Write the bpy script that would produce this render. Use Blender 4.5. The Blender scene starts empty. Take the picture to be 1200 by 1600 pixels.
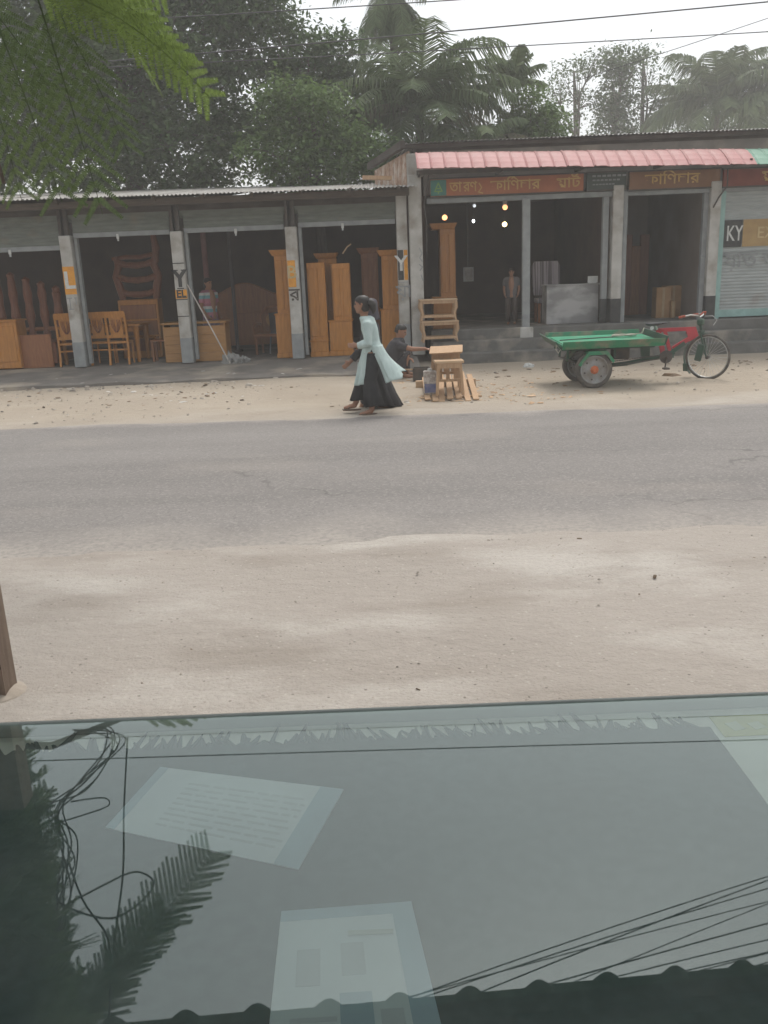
import bpy, bmesh, math, random
import numpy as np
from mathutils import Vector, Matrix, Euler
random.seed(7); np.random.seed(7)
R = math.radians
SC = bpy.context.scene
COL = SC.collection

# ------------------------------------------------------------------ camera, sky, sun, exposure
cam_d = bpy.data.cameras.new('camera'); cam = bpy.data.objects.new('camera', cam_d); COL.objects.link(cam)
cam_d.sensor_fit = 'HORIZONTAL'; cam_d.sensor_width = 36; cam_d.lens = 40.5
cam_d.clip_start = 0.05; cam_d.clip_end = 2000
cam.matrix_world = Matrix.Translation((0, 0, 1.82)) @ Matrix.Rotation(R(90 - 15.3), 4, 'X') @ Matrix.Rotation(R(-2.3), 4, 'Z')
SC.camera = cam

SUN_EL, SUN_AZ = R(64), R(25)           # high veiled sun, beyond the shops
world = bpy.data.worlds.new('World'); SC.world = world; world.use_nodes = True
wn = world.node_tree.nodes; wl = world.node_tree.links; wn.clear()
w_out = wn.new('ShaderNodeOutputWorld'); w_bg = wn.new('ShaderNodeBackground'); w_sky = wn.new('ShaderNodeTexSky')
w_hs = wn.new('ShaderNodeHueSaturation')
w_sky.sky_type = 'NISHITA'; w_sky.sun_disc = False; w_sky.sun_elevation = SUN_EL; w_sky.sun_rotation = SUN_AZ
w_sky.air_density = 1.0; w_sky.dust_density = 6.0; w_sky.ozone_density = 1.0
w_hs.inputs['Saturation'].default_value = 0.3
w_bg.inputs['Strength'].default_value = 0.15
w_mx = wn.new('ShaderNodeMix'); w_mx.data_type = 'RGBA'; w_mx.inputs[0].default_value = 0.6; w_mx.inputs[7].default_value = (3.45, 3.65, 3.75, 1)   # even overcast veil over the clear sky
wl.new(w_sky.outputs[0], w_hs.inputs['Color']); wl.new(w_hs.outputs[0], w_mx.inputs[6]); wl.new(w_mx.outputs[2], w_bg.inputs['Color']); wl.new(w_bg.outputs[0], w_out.inputs['Surface'])

sun_d = bpy.data.lights.new('sun', 'SUN'); sun = bpy.data.objects.new('sun', sun_d); COL.objects.link(sun)
sun_d.energy = 0.78; sun_d.angle = R(22); sun_d.color = (1.0, 0.96, 0.9)
sd = Vector((math.sin(SUN_AZ) * math.cos(SUN_EL), math.cos(SUN_AZ) * math.cos(SUN_EL), math.sin(SUN_EL)))
sun.rotation_euler = sd.to_track_quat('Z', 'Y').to_euler()

SC.view_settings.view_transform = 'Standard'; SC.view_settings.look = 'None'
SC.view_settings.exposure = 0.82; SC.view_settings.gamma = 1.0; SC.view_settings.use_curve_mapping = False
SC.cycles.use_denoising = True
SC.cycles.max_bounces = 8; SC.cycles.diffuse_bounces = 4; SC.cycles.glossy_bounces = 3
SC.cycles.transmission_bounces = 4; SC.cycles.transparent_max_bounces = 10; SC.cycles.volume_bounces = 1
SC.cycles.sample_clamp_indirect = 6

# ------------------------------------------------------------------ materials
MATS = {}
def mat(name, c, c2=None, rough=0.8, scale=6.0, stretch=(1, 1, 1), bump=0.0, bscale=40.0, metal=0.0, detail=6.0,
        lo=0.35, hi=0.65, dirt=None, dscale=1.5, dlo=0.5, dhi=0.75, emit=None, estr=0.0, trans=0.0, spec=0.4, island=0.0):
    """principled surface: two colours mixed by stretched noise, optional dirt patches, fine bump"""
    if name in MATS: return MATS[name]
    m = bpy.data.materials.new(name); m.use_nodes = True; MATS[name] = m
    nt = m.node_tree; n = nt.nodes; l = nt.links; b = n['Principled BSDF']
    b.inputs['Roughness'].default_value = rough; b.inputs['Metallic'].default_value = metal
    b.inputs['Specular IOR Level'].default_value = spec
    if c2 is None: c2 = tuple(v * 0.8 for v in c)
    tc = n.new('ShaderNodeTexCoord'); mp = n.new('ShaderNodeMapping'); l.new(tc.outputs['Object'], mp.inputs[0])
    mp.inputs['Scale'].default_value = stretch
    nz = n.new('ShaderNodeTexNoise'); nz.inputs['Scale'].default_value = scale; nz.inputs['Detail'].default_value = detail
    l.new(mp.outputs[0], nz.inputs['Vector'])
    rp = n.new('ShaderNodeMapRange'); rp.inputs[1].default_value = lo; rp.inputs[2].default_value = hi
    l.new(nz.outputs[0], rp.inputs[0])
    mx = n.new('ShaderNodeMix'); mx.data_type = 'RGBA'; l.new(rp.outputs[0], mx.inputs[0])
    mx.inputs[6].default_value = (*c, 1); mx.inputs[7].default_value = (*c2, 1)
    col = mx.outputs[2]
    if dirt:
        nd = n.new('ShaderNodeTexNoise'); nd.inputs['Scale'].default_value = dscale; nd.inputs['Detail'].default_value = 8
        l.new(tc.outputs['Object'], nd.inputs['Vector'])
        rd = n.new('ShaderNodeMapRange'); rd.inputs[1].default_value = dlo; rd.inputs[2].default_value = dhi; l.new(nd.outputs[0], rd.inputs[0])
        m2 = n.new('ShaderNodeMix'); m2.data_type = 'RGBA'; l.new(rd.outputs[0], m2.inputs[0])
        l.new(col, m2.inputs[6]); m2.inputs[7].default_value = (*dirt, 1); col = m2.outputs[2]
    if island:
        g = n.new('ShaderNodeNewGeometry'); r2 = n.new('ShaderNodeMapRange')
        r2.inputs[3].default_value = 1 - island; r2.inputs[4].default_value = 1 + island
        l.new(g.outputs['Random Per Island'], r2.inputs[0])
        hs = n.new('ShaderNodeHueSaturation'); l.new(r2.outputs[0], hs.inputs['Value']); l.new(col, hs.inputs['Color']); col = hs.outputs[0]
    l.new(col, b.inputs['Base Color'])
    if bump:
        nb = n.new('ShaderNodeTexNoise'); nb.inputs['Scale'].default_value = bscale; nb.inputs['Detail'].default_value = 6
        l.new(mp.outputs[0], nb.inputs['Vector'])
        bp = n.new('ShaderNodeBump'); bp.inputs['Strength'].default_value = bump; bp.inputs['Distance'].default_value = 0.02
        l.new(nb.outputs[0], bp.inputs['Height']); l.new(bp.outputs[0], b.inputs['Normal'])
    if emit:
        b.inputs['Emission Color'].default_value = (*emit, 1); b.inputs['Emission Strength'].default_value = estr
    if trans:
        out = n['Material Output']; tr = n.new('ShaderNodeBsdfTranslucent'); l.new(col, tr.inputs['Color'])
        ms = n.new('ShaderNodeMixShader'); ms.inputs[0].default_value = trans
        l.new(b.outputs[0], ms.inputs[1]); l.new(tr.outputs[0], ms.inputs[2]); l.new(ms.outputs[0], out.inputs['Surface'])
    return m

# ------------------------------------------------------------------ mesh helpers
class MB:
    def __init__(s): s.v = []; s.f = []
    def add(s, vs, fs):
        o = len(s.v); s.v += [tuple(v) for v in vs]; s.f += [tuple(i + o for i in f) for f in fs]; return s
    def box(s, c, d, rot=None, bev=0.0):
        x, y, z = d[0] / 2, d[1] / 2, d[2] / 2
        if bev:
            b = min(bev, x * .9, y * .9, z * .9); vs = []
            bm = bmesh.new(); bmesh.ops.create_cube(bm, size=1)
            for v in bm.verts: v.co = Vector((v.co.x * d[0], v.co.y * d[1], v.co.z * d[2]))
            bmesh.ops.bevel(bm, geom=list(bm.edges), offset=b, segments=1, affect='EDGES')
            bm.verts.index_update(); vs = [v.co.copy() for v in bm.verts]; fs = [[v.index for v in f.verts] for f in bm.faces]; bm.free()
        else:
            vs = [Vector(p) for p in ((-x, -y, -z), (x, -y, -z), (x, y, -z), (-x, y, -z), (-x, -y, z), (x, -y, z), (x, y, z), (-x, y, z))]
            fs = [(0, 3, 2, 1), (4, 5, 6, 7), (0, 1, 5, 4), (1, 2, 6, 5), (2, 3, 7, 6), (3, 0, 4, 7)]
        if rot is not None:
            M = Euler(rot).to_matrix(); vs = [M @ v for v in vs]
        return s.add([v + Vector(c) for v in vs], fs)
    def bar(s, p0, p1, w, h, up=(0, 0, 1)):
        p0, p1 = Vector(p0), Vector(p1); d = (p1 - p0).normalized(); u = Vector(up)
        if abs(d.dot(u)) > .98: u = Vector((0, 1, 0))
        r = d.cross(u).normalized(); u = r.cross(d)
        vs = [p + r * a * w / 2 + u * b * h / 2 for p in (p0, p1) for a, b in ((-1, -1), (1, -1), (1, 1), (-1, 1))]
        return s.add(vs, [(3, 2, 1, 0), (4, 5, 6, 7), (0, 1, 5, 4), (1, 2, 6, 5), (2, 3, 7, 6), (3, 0, 4, 7)])
    def tube(s, path, rad, n=8, cap=True):
        P = [Vector(p) for p in path]; rr = rad if isinstance(rad, (list, tuple)) else [rad] * len(P)
        vs = []; fs = []; prev = None
        for i, p in enumerate(P):
            d = (P[min(i + 1, len(P) - 1)] - P[max(i - 1, 0)]).normalized()
            if prev is None:
                a = Vector((0, 0, 1)) if abs(d.z) < .9 else Vector((1, 0, 0)); u = d.cross(a).normalized()
            else:
                u = (prev - d * prev.dot(d)).normalized()
            prev = u; w = d.cross(u)
            r = rr[i]; rx, ry = r if isinstance(r, (tuple, list)) else (r, r)
            for k in range(n):
                t = 2 * math.pi * k / n; vs.append(p + u * rx * math.cos(t) + w * ry * math.sin(t))
        for i in range(len(P) - 1):
            for k in range(n):
                a = i * n + k; b = i * n + (k + 1) % n; fs.append((a, b, b + n, a + n))
        if cap: fs.append(tuple(range(n - 1, -1, -1))); fs.append(tuple(range((len(P) - 1) * n, len(P) * n)))
        return s.add(vs, fs)
    def lathe(s, prof, c=(0, 0, 0), axis='Z', n=24, caps=True):
        vs = []; fs = []
        for r, z in prof:
            for k in range(n):
                t = 2 * math.pi * k / n; a, b = r * math.cos(t), r * math.sin(t)
                vs.append(Vector(c) + (Vector((a, b, z)) if axis == 'Z' else Vector((a, z, b)) if axis == 'Y' else Vector((z, a, b))))
        for i in range(len(prof) - 1):
            for k in range(n):
                a = i * n + k; b = i * n + (k + 1) % n; fs.append((a, b, b + n, a + n))
        if caps: fs.append(tuple(range(n - 1, -1, -1))); fs.append(tuple(range((len(prof) - 1) * n, len(prof) * n)))
        return s.add(vs, fs)
    def loft(s, rings, cap=True):
        """rings: lists of points, equal length"""
        n = len(rings[0]); vs = [Vector(p) for r in rings for p in r]; fs = []
        for i in range(len(rings) - 1):
            for k in range(n):
                a = i * n + k; b = i * n + (k + 1) % n; fs.append((a, b, b + n, a + n))
        if cap: fs.append(tuple(range(n - 1, -1, -1))); fs.append(tuple(range((len(rings) - 1) * n, len(rings) * n)))
        return s.add(vs, fs)
    def grid(s, fn, nu, nv):
        vs = [fn(i / nu, j / nv) for j in range(nv + 1) for i in range(nu + 1)]
        fs = [(j * (nu + 1) + i, j * (nu + 1) + i + 1, (j + 1) * (nu + 1) + i + 1, (j + 1) * (nu + 1) + i) for j in range(nv) for i in range(nu)]
        return s.add(vs, fs)
    def prism(s, poly, d, axis='Y'):
        """poly in the plane across axis, extruded between d[0] and d[1]"""
        P = lambda a, b, t: (a, t, b) if axis == 'Y' else (t, a, b) if axis == 'X' else (a, b, t)
        n = len(poly); vs = [P(a, b, d[0]) for a, b in poly] + [P(a, b, d[1]) for a, b in poly]
        fs = [tuple(range(n)), tuple(range(2 * n - 1, n - 1, -1))] + [(i, i + n, (i + 1) % n + n, (i + 1) % n) for i in range(n)]
        return s.add(vs, fs)
    def mesh(s, name):
        me = bpy.data.meshes.new(name); me.from_pydata(s.v, [], s.f); me.update()
        bm = bmesh.new(); bm.from_mesh(me); bmesh.ops.recalc_face_normals(bm, faces=bm.faces); bm.to_mesh(me); bm.free()
        return me
    def build(s, name, m, parent=None, smooth=False, loc=None, rot=None):
        return link(name, s.mesh(name), m, parent, smooth, loc, rot)

def link(name, me, m, parent=None, smooth=False, loc=None, rot=None):
    o = bpy.data.objects.new(name, me); COL.objects.link(o)
    if m is not None and not me.materials: me.materials.append(m)
    if smooth: me.polygons.foreach_set('use_smooth', [True] * len(me.polygons))
    if parent: o.parent = parent
    if loc is not None: o.location = loc
    if rot is not None: o.rotation_euler = rot
    return o
def inst(src, parent=None, loc=None, rot=None, name=None, scale=None):
    o = src.copy(); COL.objects.link(o)
    if parent is not None: o.parent = parent
    if loc is not None: o.location = loc
    if rot is not None: o.rotation_euler = rot
    if scale is not None: o.scale = scale
    return o
def tag(o, label, cat, group=None):
    o['label'] = label; o['category'] = cat
    if group: o['group'] = group
    return o
def struct(o): o['kind'] = 'structure'; return o
def stuff(o): o['kind'] = 'stuff'; return o
def thing(name, label, cat, loc=(0, 0, 0), rz=0, group=None):
    o = bpy.data.objects.new(name, None); COL.objects.link(o); o.empty_display_size = .2
    o.location = loc; o.rotation_euler = (0, 0, rz); return tag(o, label, cat, group)
def copy_tree(o, parent=None):
    c = o.copy(); COL.objects.link(c)
    if parent: c.parent = parent
    for ch in list(o.children): copy_tree(ch, c)
    return c
def fast_mesh(name, V, F):
    """numpy quads or triangles"""
    me = bpy.data.meshes.new(name); k = F.shape[1]
    me.vertices.add(len(V)); me.vertices.foreach_set('co', V.astype(np.float32).ravel())
    me.loops.add(F.size); me.loops.foreach_set('vertex_index', F.astype(np.int32).ravel())
    me.polygons.add(len(F)); me.polygons.foreach_set('loop_start', (np.arange(len(F)) * k).astype(np.int32))
    me.update(calc_edges=True); me.validate(); return me
def evaluated(o):
    dg = bpy.context.evaluated_depsgraph_get(); me = bpy.data.meshes.new_from_object(o.evaluated_get(dg)); return me
def text(s, size, m, parent, loc, rot=(R(90), 0, 0), name='painted_letter', width=None, bold=0.0, ext=0.0015):
    cu = bpy.data.curves.new(name, 'FONT'); cu.body = s; cu.size = size; cu.align_x = 'CENTER'; cu.align_y = 'CENTER'
    cu.extrude = ext; cu.offset = bold; cu.resolution_u = 3
    t = bpy.data.objects.new(name, cu); COL.objects.link(t)
    me = evaluated(t); bpy.data.objects.remove(t); bpy.data.curves.remove(cu)
    if width:
        xs = [v.co.x for v in me.vertices]
        if xs:
            k = width / max(1e-6, max(xs) - min(xs))
            for v in me.vertices: v.co.x *= k
    me.materials.clear()
    return link(name, me, m, parent, loc=loc, rot=rot)
def strokes(lines, w, m, parent, loc, name='painted_letter', d=0.004):
    """flat painted strokes in the x-z plane, polylines in local metres"""
    b = MB(); k = 0
    for ln in lines:
        for p, q in zip(ln[:-1], ln[1:]):
            a = Vector((p[0], 0, p[1])); c = Vector((q[0], 0, q[1])); dd = (c - a)
            if dd.length < 1e-6: continue
            dd = dd.normalized() * w * .3; k += 1
            b.bar(a - dd, c + dd, w, d + .00003 * (k % 40), up=(0, 1, 0))
    return b.build(name, m, parent, loc=loc)
# ------------------------------------------------------------------ shared materials
DUST = (0.375, 0.337, 0.298)
M_dirt = mat('dusty_earth', (0.39, 0.34, 0.285), (0.30, 0.255, 0.208), rough=.95, scale=1.5, detail=10, stretch=(.8, 1.25, 1), lo=.32, hi=.68, bump=.7, bscale=12, dirt=(0.46, 0.415, 0.36), dscale=.55, dlo=.5, dhi=.7, spec=.15)
M_conc = mat('old_concrete', (0.215, 0.195, 0.175), (0.165, 0.15, 0.135), rough=.9, scale=2.2, detail=9, bump=.3, bscale=30, dirt=(0.36, 0.31, 0.25), dscale=1.2, dlo=.5, dhi=.7, spec=.2)
M_step = mat('step_concrete', (0.17, 0.165, 0.155), (0.12, 0.115, 0.105), rough=.9, scale=3, detail=9, bump=.3, bscale=30, dirt=(0.29, 0.26, 0.22), dscale=2.2, dlo=.52, dhi=.7, spec=.2)
M_white = mat('whitewash', (0.50, 0.485, 0.455), (0.40, 0.385, 0.355), rough=.9, scale=5, detail=8, dirt=(0.27, 0.235, 0.195), dscale=3.5, dlo=.5, dhi=.75, bump=.2, bscale=40)
M_greyp = mat('grey_paint', (0.30, 0.31, 0.31), (0.24, 0.25, 0.25), rough=.85, scale=6, bump=.1)
M_blackp = mat('black_paint', (0.035, 0.034, 0.034), (0.06, 0.058, 0.055), rough=.7, scale=8)
M_orangep = mat('orange_paint', (0.72, 0.33, 0.045), (0.60, 0.26, 0.04), rough=.75, scale=9)
M_whitep = mat('white_paint', (0.62, 0.62, 0.60), (0.5, 0.5, 0.48), rough=.8, scale=9)
M_shut = mat('shutter_steel', (0.155, 0.17, 0.145), (0.115, 0.125, 0.108), rough=.6, scale=3, stretch=(1, 1, 4), metal=.0, dirt=(0.20, 0.15, 0.10), dscale=1.5, dlo=.6, dhi=.8)
M_shutb = mat('shutter_pale', (0.37, 0.39, 0.385), (0.30, 0.32, 0.315), rough=.6, scale=3, stretch=(1, 1, 3), dirt=(0.25, 0.22, 0.19), dscale=1.6, dlo=.6, dhi=.8)
M_teal = mat('teal_paint', (0.30, 0.46, 0.43), rough=.7, scale=6)
M_steel = mat('dark_steel', (0.055, 0.05, 0.047), (0.09, 0.07, 0.055), rough=.6, scale=9)
M_tin = mat('weathered_tin', (0.40, 0.39, 0.37), (0.28, 0.26, 0.24), rough=.5, scale=4, metal=.35, stretch=(1, .4, 1), dirt=(0.20, 0.12, 0.08), dscale=1.2, dlo=.55, dhi=.75)
M_tind = mat('rusty_tin', (0.085, 0.072, 0.062), (0.055, 0.043, 0.036), rough=.8, scale=3, stretch=(1, .4, 1))
M_beam = mat('old_timber', (0.10, 0.075, 0.055), (0.065, 0.05, 0.04), rough=.9, scale=4, stretch=(1, 8, 8))
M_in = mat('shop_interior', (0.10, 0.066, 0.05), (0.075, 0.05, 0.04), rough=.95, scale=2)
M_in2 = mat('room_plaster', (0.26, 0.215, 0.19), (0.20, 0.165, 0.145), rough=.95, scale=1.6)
M_pink = mat('faded_red_sheet', (0.38, 0.15, 0.142), (0.32, 0.122, 0.118), rough=.55, scale=3, dirt=(0.42, 0.235, 0.215), dscale=2, dlo=.45, dhi=.75)
M_green = mat('faded_green_sheet', (0.12, 0.27, 0.19), (0.09, 0.22, 0.155), rough=.55, scale=3)
def wood(name, c, c2, st=(9, 9, 1.2), rough=.5): return mat(name, c, c2, rough=rough, scale=3.2, stretch=st, detail=8, lo=.3, hi=.7, bump=.08, bscale=20)
W_honey = wood('honey_varnish', (0.50, 0.215, 0.045), (0.37, 0.15, 0.03))
W_dark = wood('dark_varnish', (0.30, 0.12, 0.045), (0.21, 0.078, 0.032))
W_red = wood('red_varnish', (0.25, 0.092, 0.045), (0.17, 0.06, 0.03))
W_pale = wood('raw_timber', (0.50, 0.335, 0.205), (0.40, 0.255, 0.15), rough=.8)
W_paleh = wood('raw_timber_long', (0.56, 0.40, 0.26), (0.45, 0.30, 0.18), st=(1.2, 9, 9), rough=.8)
W_desk = wood('desk_ply', (0.40, 0.21, 0.075), (0.32, 0.16, 0.055), st=(1.2, 9, 9))

# ------------------------------------------------------------------ ground
def gz_(x, y):
    if y < 11.3: z = 0.0
    elif y < 15.5: z = 0.11 * (y - 11.3) / 4.2
    elif y < 17: z = 0.11 + .03 * (y - 15.5) / 1.5
    else: z = .14
    return z
def road_far(x): return 11.62 - .043 * x + .05 * math.sin(x * 1.3) + .035 * math.sin(x * 3.1 + 1)
def road_near(x): return 5.78 + .012 * x + .07 * math.sin(x * 1.1 + .6) + .05 * math.sin(x * 2.7) + .03 * math.sin(x * 6.3)
def ground_fn():
    xs = [-320, -140, -60, -28, -16] + [-12 + i * .14 for i in range(172)] + [12.4, 16, 28, 60, 140, 320]
    ys = [-120, -40, -12, -4, 0, 1] + [2 + i * .11 for i in range(144)] + [18.5, 20, 25, 40, 80, 160, 420]
    X, Y = np.meshgrid(xs, ys)
    Z = np.vectorize(gz_)(X, Y).astype(float)
    rng = np.random.RandomState(3); N = np.zeros_like(Z)
    for k in range(26):
        a = rng.uniform(0, 6.28); fr = rng.uniform(.8, 9); ph = rng.uniform(0, 6.28)
        N += np.sin((X * math.cos(a) * .7 + Y * math.sin(a)) * fr + ph) / (1 + fr * .5)
    N = N * .0065 + .004
    road = np.vectorize(lambda x, y: road_near(x) + .16 < y < road_far(x) - .16)(X, Y)
    N[road] = np.minimum(N[road], 0) - .012
    V = np.stack([X, Y, Z + N], -1).reshape(-1, 3); w = len(xs); h = len(ys)
    I = np.arange(w * h).reshape(h, w)
    F = np.stack([I[:-1, :-1], I[:-1, 1:], I[1:, 1:], I[1:, :-1]], -1).reshape(-1, 4)
    return fast_mesh('ground', V, F)
def earth_material():
    m = bpy.data.materials.new('trodden_earth'); m.use_nodes = True; nt = m.node_tree; n = nt.nodes; l = nt.links; b = n['Principled BSDF']
    b.inputs['Roughness'].default_value = .95; b.inputs['Specular IOR Level'].default_value = .12
    tc = n.new('ShaderNodeTexCoord'); sx = n.new('ShaderNodeSeparateXYZ'); l.new(tc.outputs['Object'], sx.inputs[0])
    def noise(sc, det, st=None):
        t = n.new('ShaderNodeTexNoise'); t.inputs['Scale'].default_value = sc; t.inputs['Detail'].default_value = det
        if st:
            mp = n.new('ShaderNodeMapping'); mp.inputs['Scale'].default_value = st; l.new(tc.outputs['Object'], mp.inputs[0]); l.new(mp.outputs[0], t.inputs[0])
        else: l.new(tc.outputs['Object'], t.inputs[0])
        return t.outputs[0]
    def rng(src, a, c, lo=0, hi=1):
        r = n.new('ShaderNodeMapRange'); r.inputs[1].default_value = a; r.inputs[2].default_value = c; r.inputs[3].default_value = lo; r.inputs[4].default_value = hi
        l.new(src, r.inputs[0]); return r.outputs[0]
    def mixc(f, a, c):
        x = n.new('ShaderNodeMix'); x.data_type = 'RGBA'; l.new(f, x.inputs[0])
        for s_, v in ((6, a), (7, c)):
            if isinstance(v, tuple): x.inputs[s_].default_value = (*v, 1)
            else: l.new(v, x.inputs[s_])
        return x.outputs[2]
    def math_(op, a, c):
        x = n.new('ShaderNodeMath'); x.operation = op
        for s_, v in ((0, a), (1, c)):
            if isinstance(v, (int, float)): x.inputs[s_].default_value = v
            else: l.new(v, x.inputs[s_])
        return x.outputs[0]
    base = mixc(rng(noise(.35, 9), .35, .65), (0.375, 0.337, 0.298), (0.335, 0.298, 0.262))
    base = mixc(rng(noise(.9, 10, (.7, 1.2, 1)), .50, .64, 0, .85), base, (0.455, 0.42, 0.378))       # pale dried patches
    base = mixc(rng(noise(1.3, 10, (.6, 1.3, 1)), .53, .68, 0, .7), base, (0.275, 0.24, 0.205))     # damp or oily patches
    base = mixc(rng(noise(38, 8), .40, .70, 0, .22), base, (0.245, 0.215, 0.185))                      # grit
    vo = n.new('ShaderNodeTexVoronoi'); vo.inputs['Scale'].default_value = 46; l.new(tc.outputs['Object'], vo.inputs['Vector'])
    sep = n.new('ShaderNodeSeparateColor'); l.new(vo.outputs['Color'], sep.inputs[0])
    spot = math_('MULTIPLY', rng(sep.outputs[0], .90, .96), rng(vo.outputs['Distance'], .42, .25))
    base = mixc(math_('MULTIPLY', spot, .6), base, (0.46, 0.42, 0.37))
    spot2 = math_('MULTIPLY', rng(sep.outputs[1], .965, .99), rng(vo.outputs['Distance'], .40, .25))
    base = mixc(math_('MULTIPLY', spot2, .7), base, (0.12, 0.10, 0.085))
    far = mixc(rng(noise(.5, 8), .3, .7), (0.40, 0.338, 0.262), (0.34, 0.282, 0.215))                 # sandier soil on the shop side
    base = mixc(math_('MULTIPLY', rng(sx.outputs[1], 10.5, 12.5), .75), base, far)
    l.new(base, b.inputs['Base Color'])
    hgt = math_('ADD', math_('MULTIPLY', noise(9, 8, (.8, 1.2, 1)), 1.0), math_('MULTIPLY', noise(60, 5), .35))
    bp = n.new('ShaderNodeBump'); bp.inputs['Strength'].default_value = .8; bp.inputs['Distance'].default_value = .03
    l.new(hgt, bp.inputs['Height']); l.new(bp.outputs[0], b.inputs['Normal'])
    return m
g = struct(link('ground', ground_fn(), earth_material(), smooth=True))

# asphalt with dust lying along both edges
def road_material():
    m = bpy.data.materials.new('dusty_asphalt'); m.use_nodes = True; nt = m.node_tree; n = nt.nodes; l = nt.links; b = n['Principled BSDF']
    b.inputs['Roughness'].default_value = .88; b.inputs['Specular IOR Level'].default_value = .25
    tc = n.new('ShaderNodeTexCoord'); sx = n.new('ShaderNodeSeparateXYZ'); l.new(tc.outputs['Object'], sx.inputs[0])
    def noise(sc, det, st=None):
        t = n.new('ShaderNodeTexNoise'); t.inputs['Scale'].default_value = sc; t.inputs['Detail'].default_value = det
        if st:
            mp = n.new('ShaderNodeMapping'); mp.inputs['Scale'].default_value = st; l.new(tc.outputs['Object'], mp.inputs[0]); l.new(mp.outputs[0], t.inputs[0])
        else: l.new(tc.outputs['Object'], t.inputs[0])
        return t.outputs[0]
    def rng(src, a, c, lo=0, hi=1):
        r = n.new('ShaderNodeMapRange'); r.inputs[1].default_value = a; r.inputs[2].default_value = c; r.inputs[3].default_value = lo; r.inputs[4].default_value = hi
        l.new(src, r.inputs[0]); return r.outputs[0]
    def mixc(f, a, c):
        x = n.new('ShaderNodeMix'); x.data_type = 'RGBA'; l.new(f, x.inputs[0])
        for s_, v in ((6, a), (7, c)):
            if isinstance(v, tuple): x.inputs[s_].default_value = (*v, 1)
            else: l.new(v, x.inputs[s_])
        return x.outputs[2]
    def math_(op, a, c):
        x = n.new('ShaderNodeMath'); x.operation = op
        for s_, v in ((0, a), (1, c)):
            if isinstance(v, (int, float)): x.inputs[s_].default_value = v
            else: l.new(v, x.inputs[s_])
        return x.outputs[0]
    base = mixc(rng(noise(.6, 8, (.35, 1.4, 1)), .3, .7), (0.228, 0.210, 0.196), (0.190, 0.175, 0.164))
    base = mixc(rng(noise(.45, 5, (.12, 2.4, 1)), .5, .68, 0, .5), base, (0.160, 0.148, 0.140))      # worn wheel paths
    base = mixc(rng(noise(.8, 9, (.5, 1, 1)), .56, .70, 0, .45), base, (0.28, 0.25, 0.222))         # dust drifts and stains
    vo = n.new('ShaderNodeTexVoronoi'); vo.inputs['Scale'].default_value = 60; l.new(tc.outputs['Object'], vo.inputs['Vector'])
    sep = n.new('ShaderNodeSeparateColor'); l.new(vo.outputs['Color'], sep.inputs[0])
    base = mixc(rng(sep.outputs[0], .72, .97, 0, .32), base, (0.40, 0.37, 0.335))
    base = mixc(rng(sep.outputs[1], .76, .97, 0, .32), base, (0.115, 0.105, 0.098))
    ck = n.new('ShaderNodeTexVoronoi'); ck.feature = 'DISTANCE_TO_EDGE'; ck.inputs['Scale'].default_value = .55
    wv = n.new('ShaderNodeMapping'); wv.inputs['Scale'].default_value = (.6, 1, 1); l.new(tc.outputs['Object'], wv.inputs[0])
    ad = n.new('ShaderNodeMix'); ad.data_type = 'RGBA'; ad.blend_type = 'ADD'; ad.inputs[0].default_value = .5
    nzc = n.new('ShaderNodeTexNoise'); nzc.inputs['Scale'].default_value = 2.5; nzc.inputs['Detail'].default_value = 8; l.new(tc.outputs['Object'], nzc.inputs[0]); l.new(wv.outputs[0], ad.inputs[6]); l.new(nzc.outputs['Color'], ad.inputs[7]); l.new(ad.outputs[2], ck.inputs['Vector'])
    crack = math_('MULTIPLY', rng(ck.outputs['Distance'], .010, .002), rng(noise(.5, 4), .52, .6))
    base = mixc(math_('MULTIPLY', crack, .55), base, (0.10, 0.092, 0.085))
    y = math_('ADD', sx.outputs[1], math_('MULTIPLY', math_('SUBTRACT', noise(1.3, 8), .5), 1.1))
    near = rng(y, 6.55, 5.65); far = rng(math_('ADD', y, math_('MULTIPLY', sx.outputs[0], .043)), 11.2, 11.75)
    d = math_('MAXIMUM', near, far)
    d = math_('MULTIPLY', d, rng(noise(24, 6), .28, .6, .35, 1))
    base = mixc(d, base, DUST)
    l.new(base, b.inputs['Base Color'])
    bp = n.new('ShaderNodeBump'); bp.inputs['Strength'].default_value = .5; bp.inputs['Distance'].default_value = .008
    l.new(noise(90, 4), bp.inputs['Height']); l.new(bp.outputs[0], b.inputs['Normal'])
    return m
def road_mesh():
    b = MB(); xs = [-300, -100, -40] + [-14 + i * .12 for i in range(234)] + [40, 100, 300]
    def lim(x): return max(-14, min(14, x))
    rows = []
    for x in xs:
        a = road_near(lim(x)); c = road_far(lim(x)); col = []
        for t in (0, .02, .12, .3, .5, .7, .88, .98, 1):
            z = .004 + .03 * (1 - (2 * t - 1) ** 2) if 0 < t < 1 else -.012
            col.append((x, a + (c - a) * t, z))
        rows.append(col)
    w = len(rows[0]); vs = [p for r in rows for p in r]
    fs = [(i * w + j, (i + 1) * w + j, (i + 1) * w + j + 1, i * w + j + 1) for i in range(len(rows) - 1) for j in range(w - 1)]
    return b.add(vs, fs).mesh('road')
struct(link('road', road_mesh(), road_material(), smooth=True))

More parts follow.
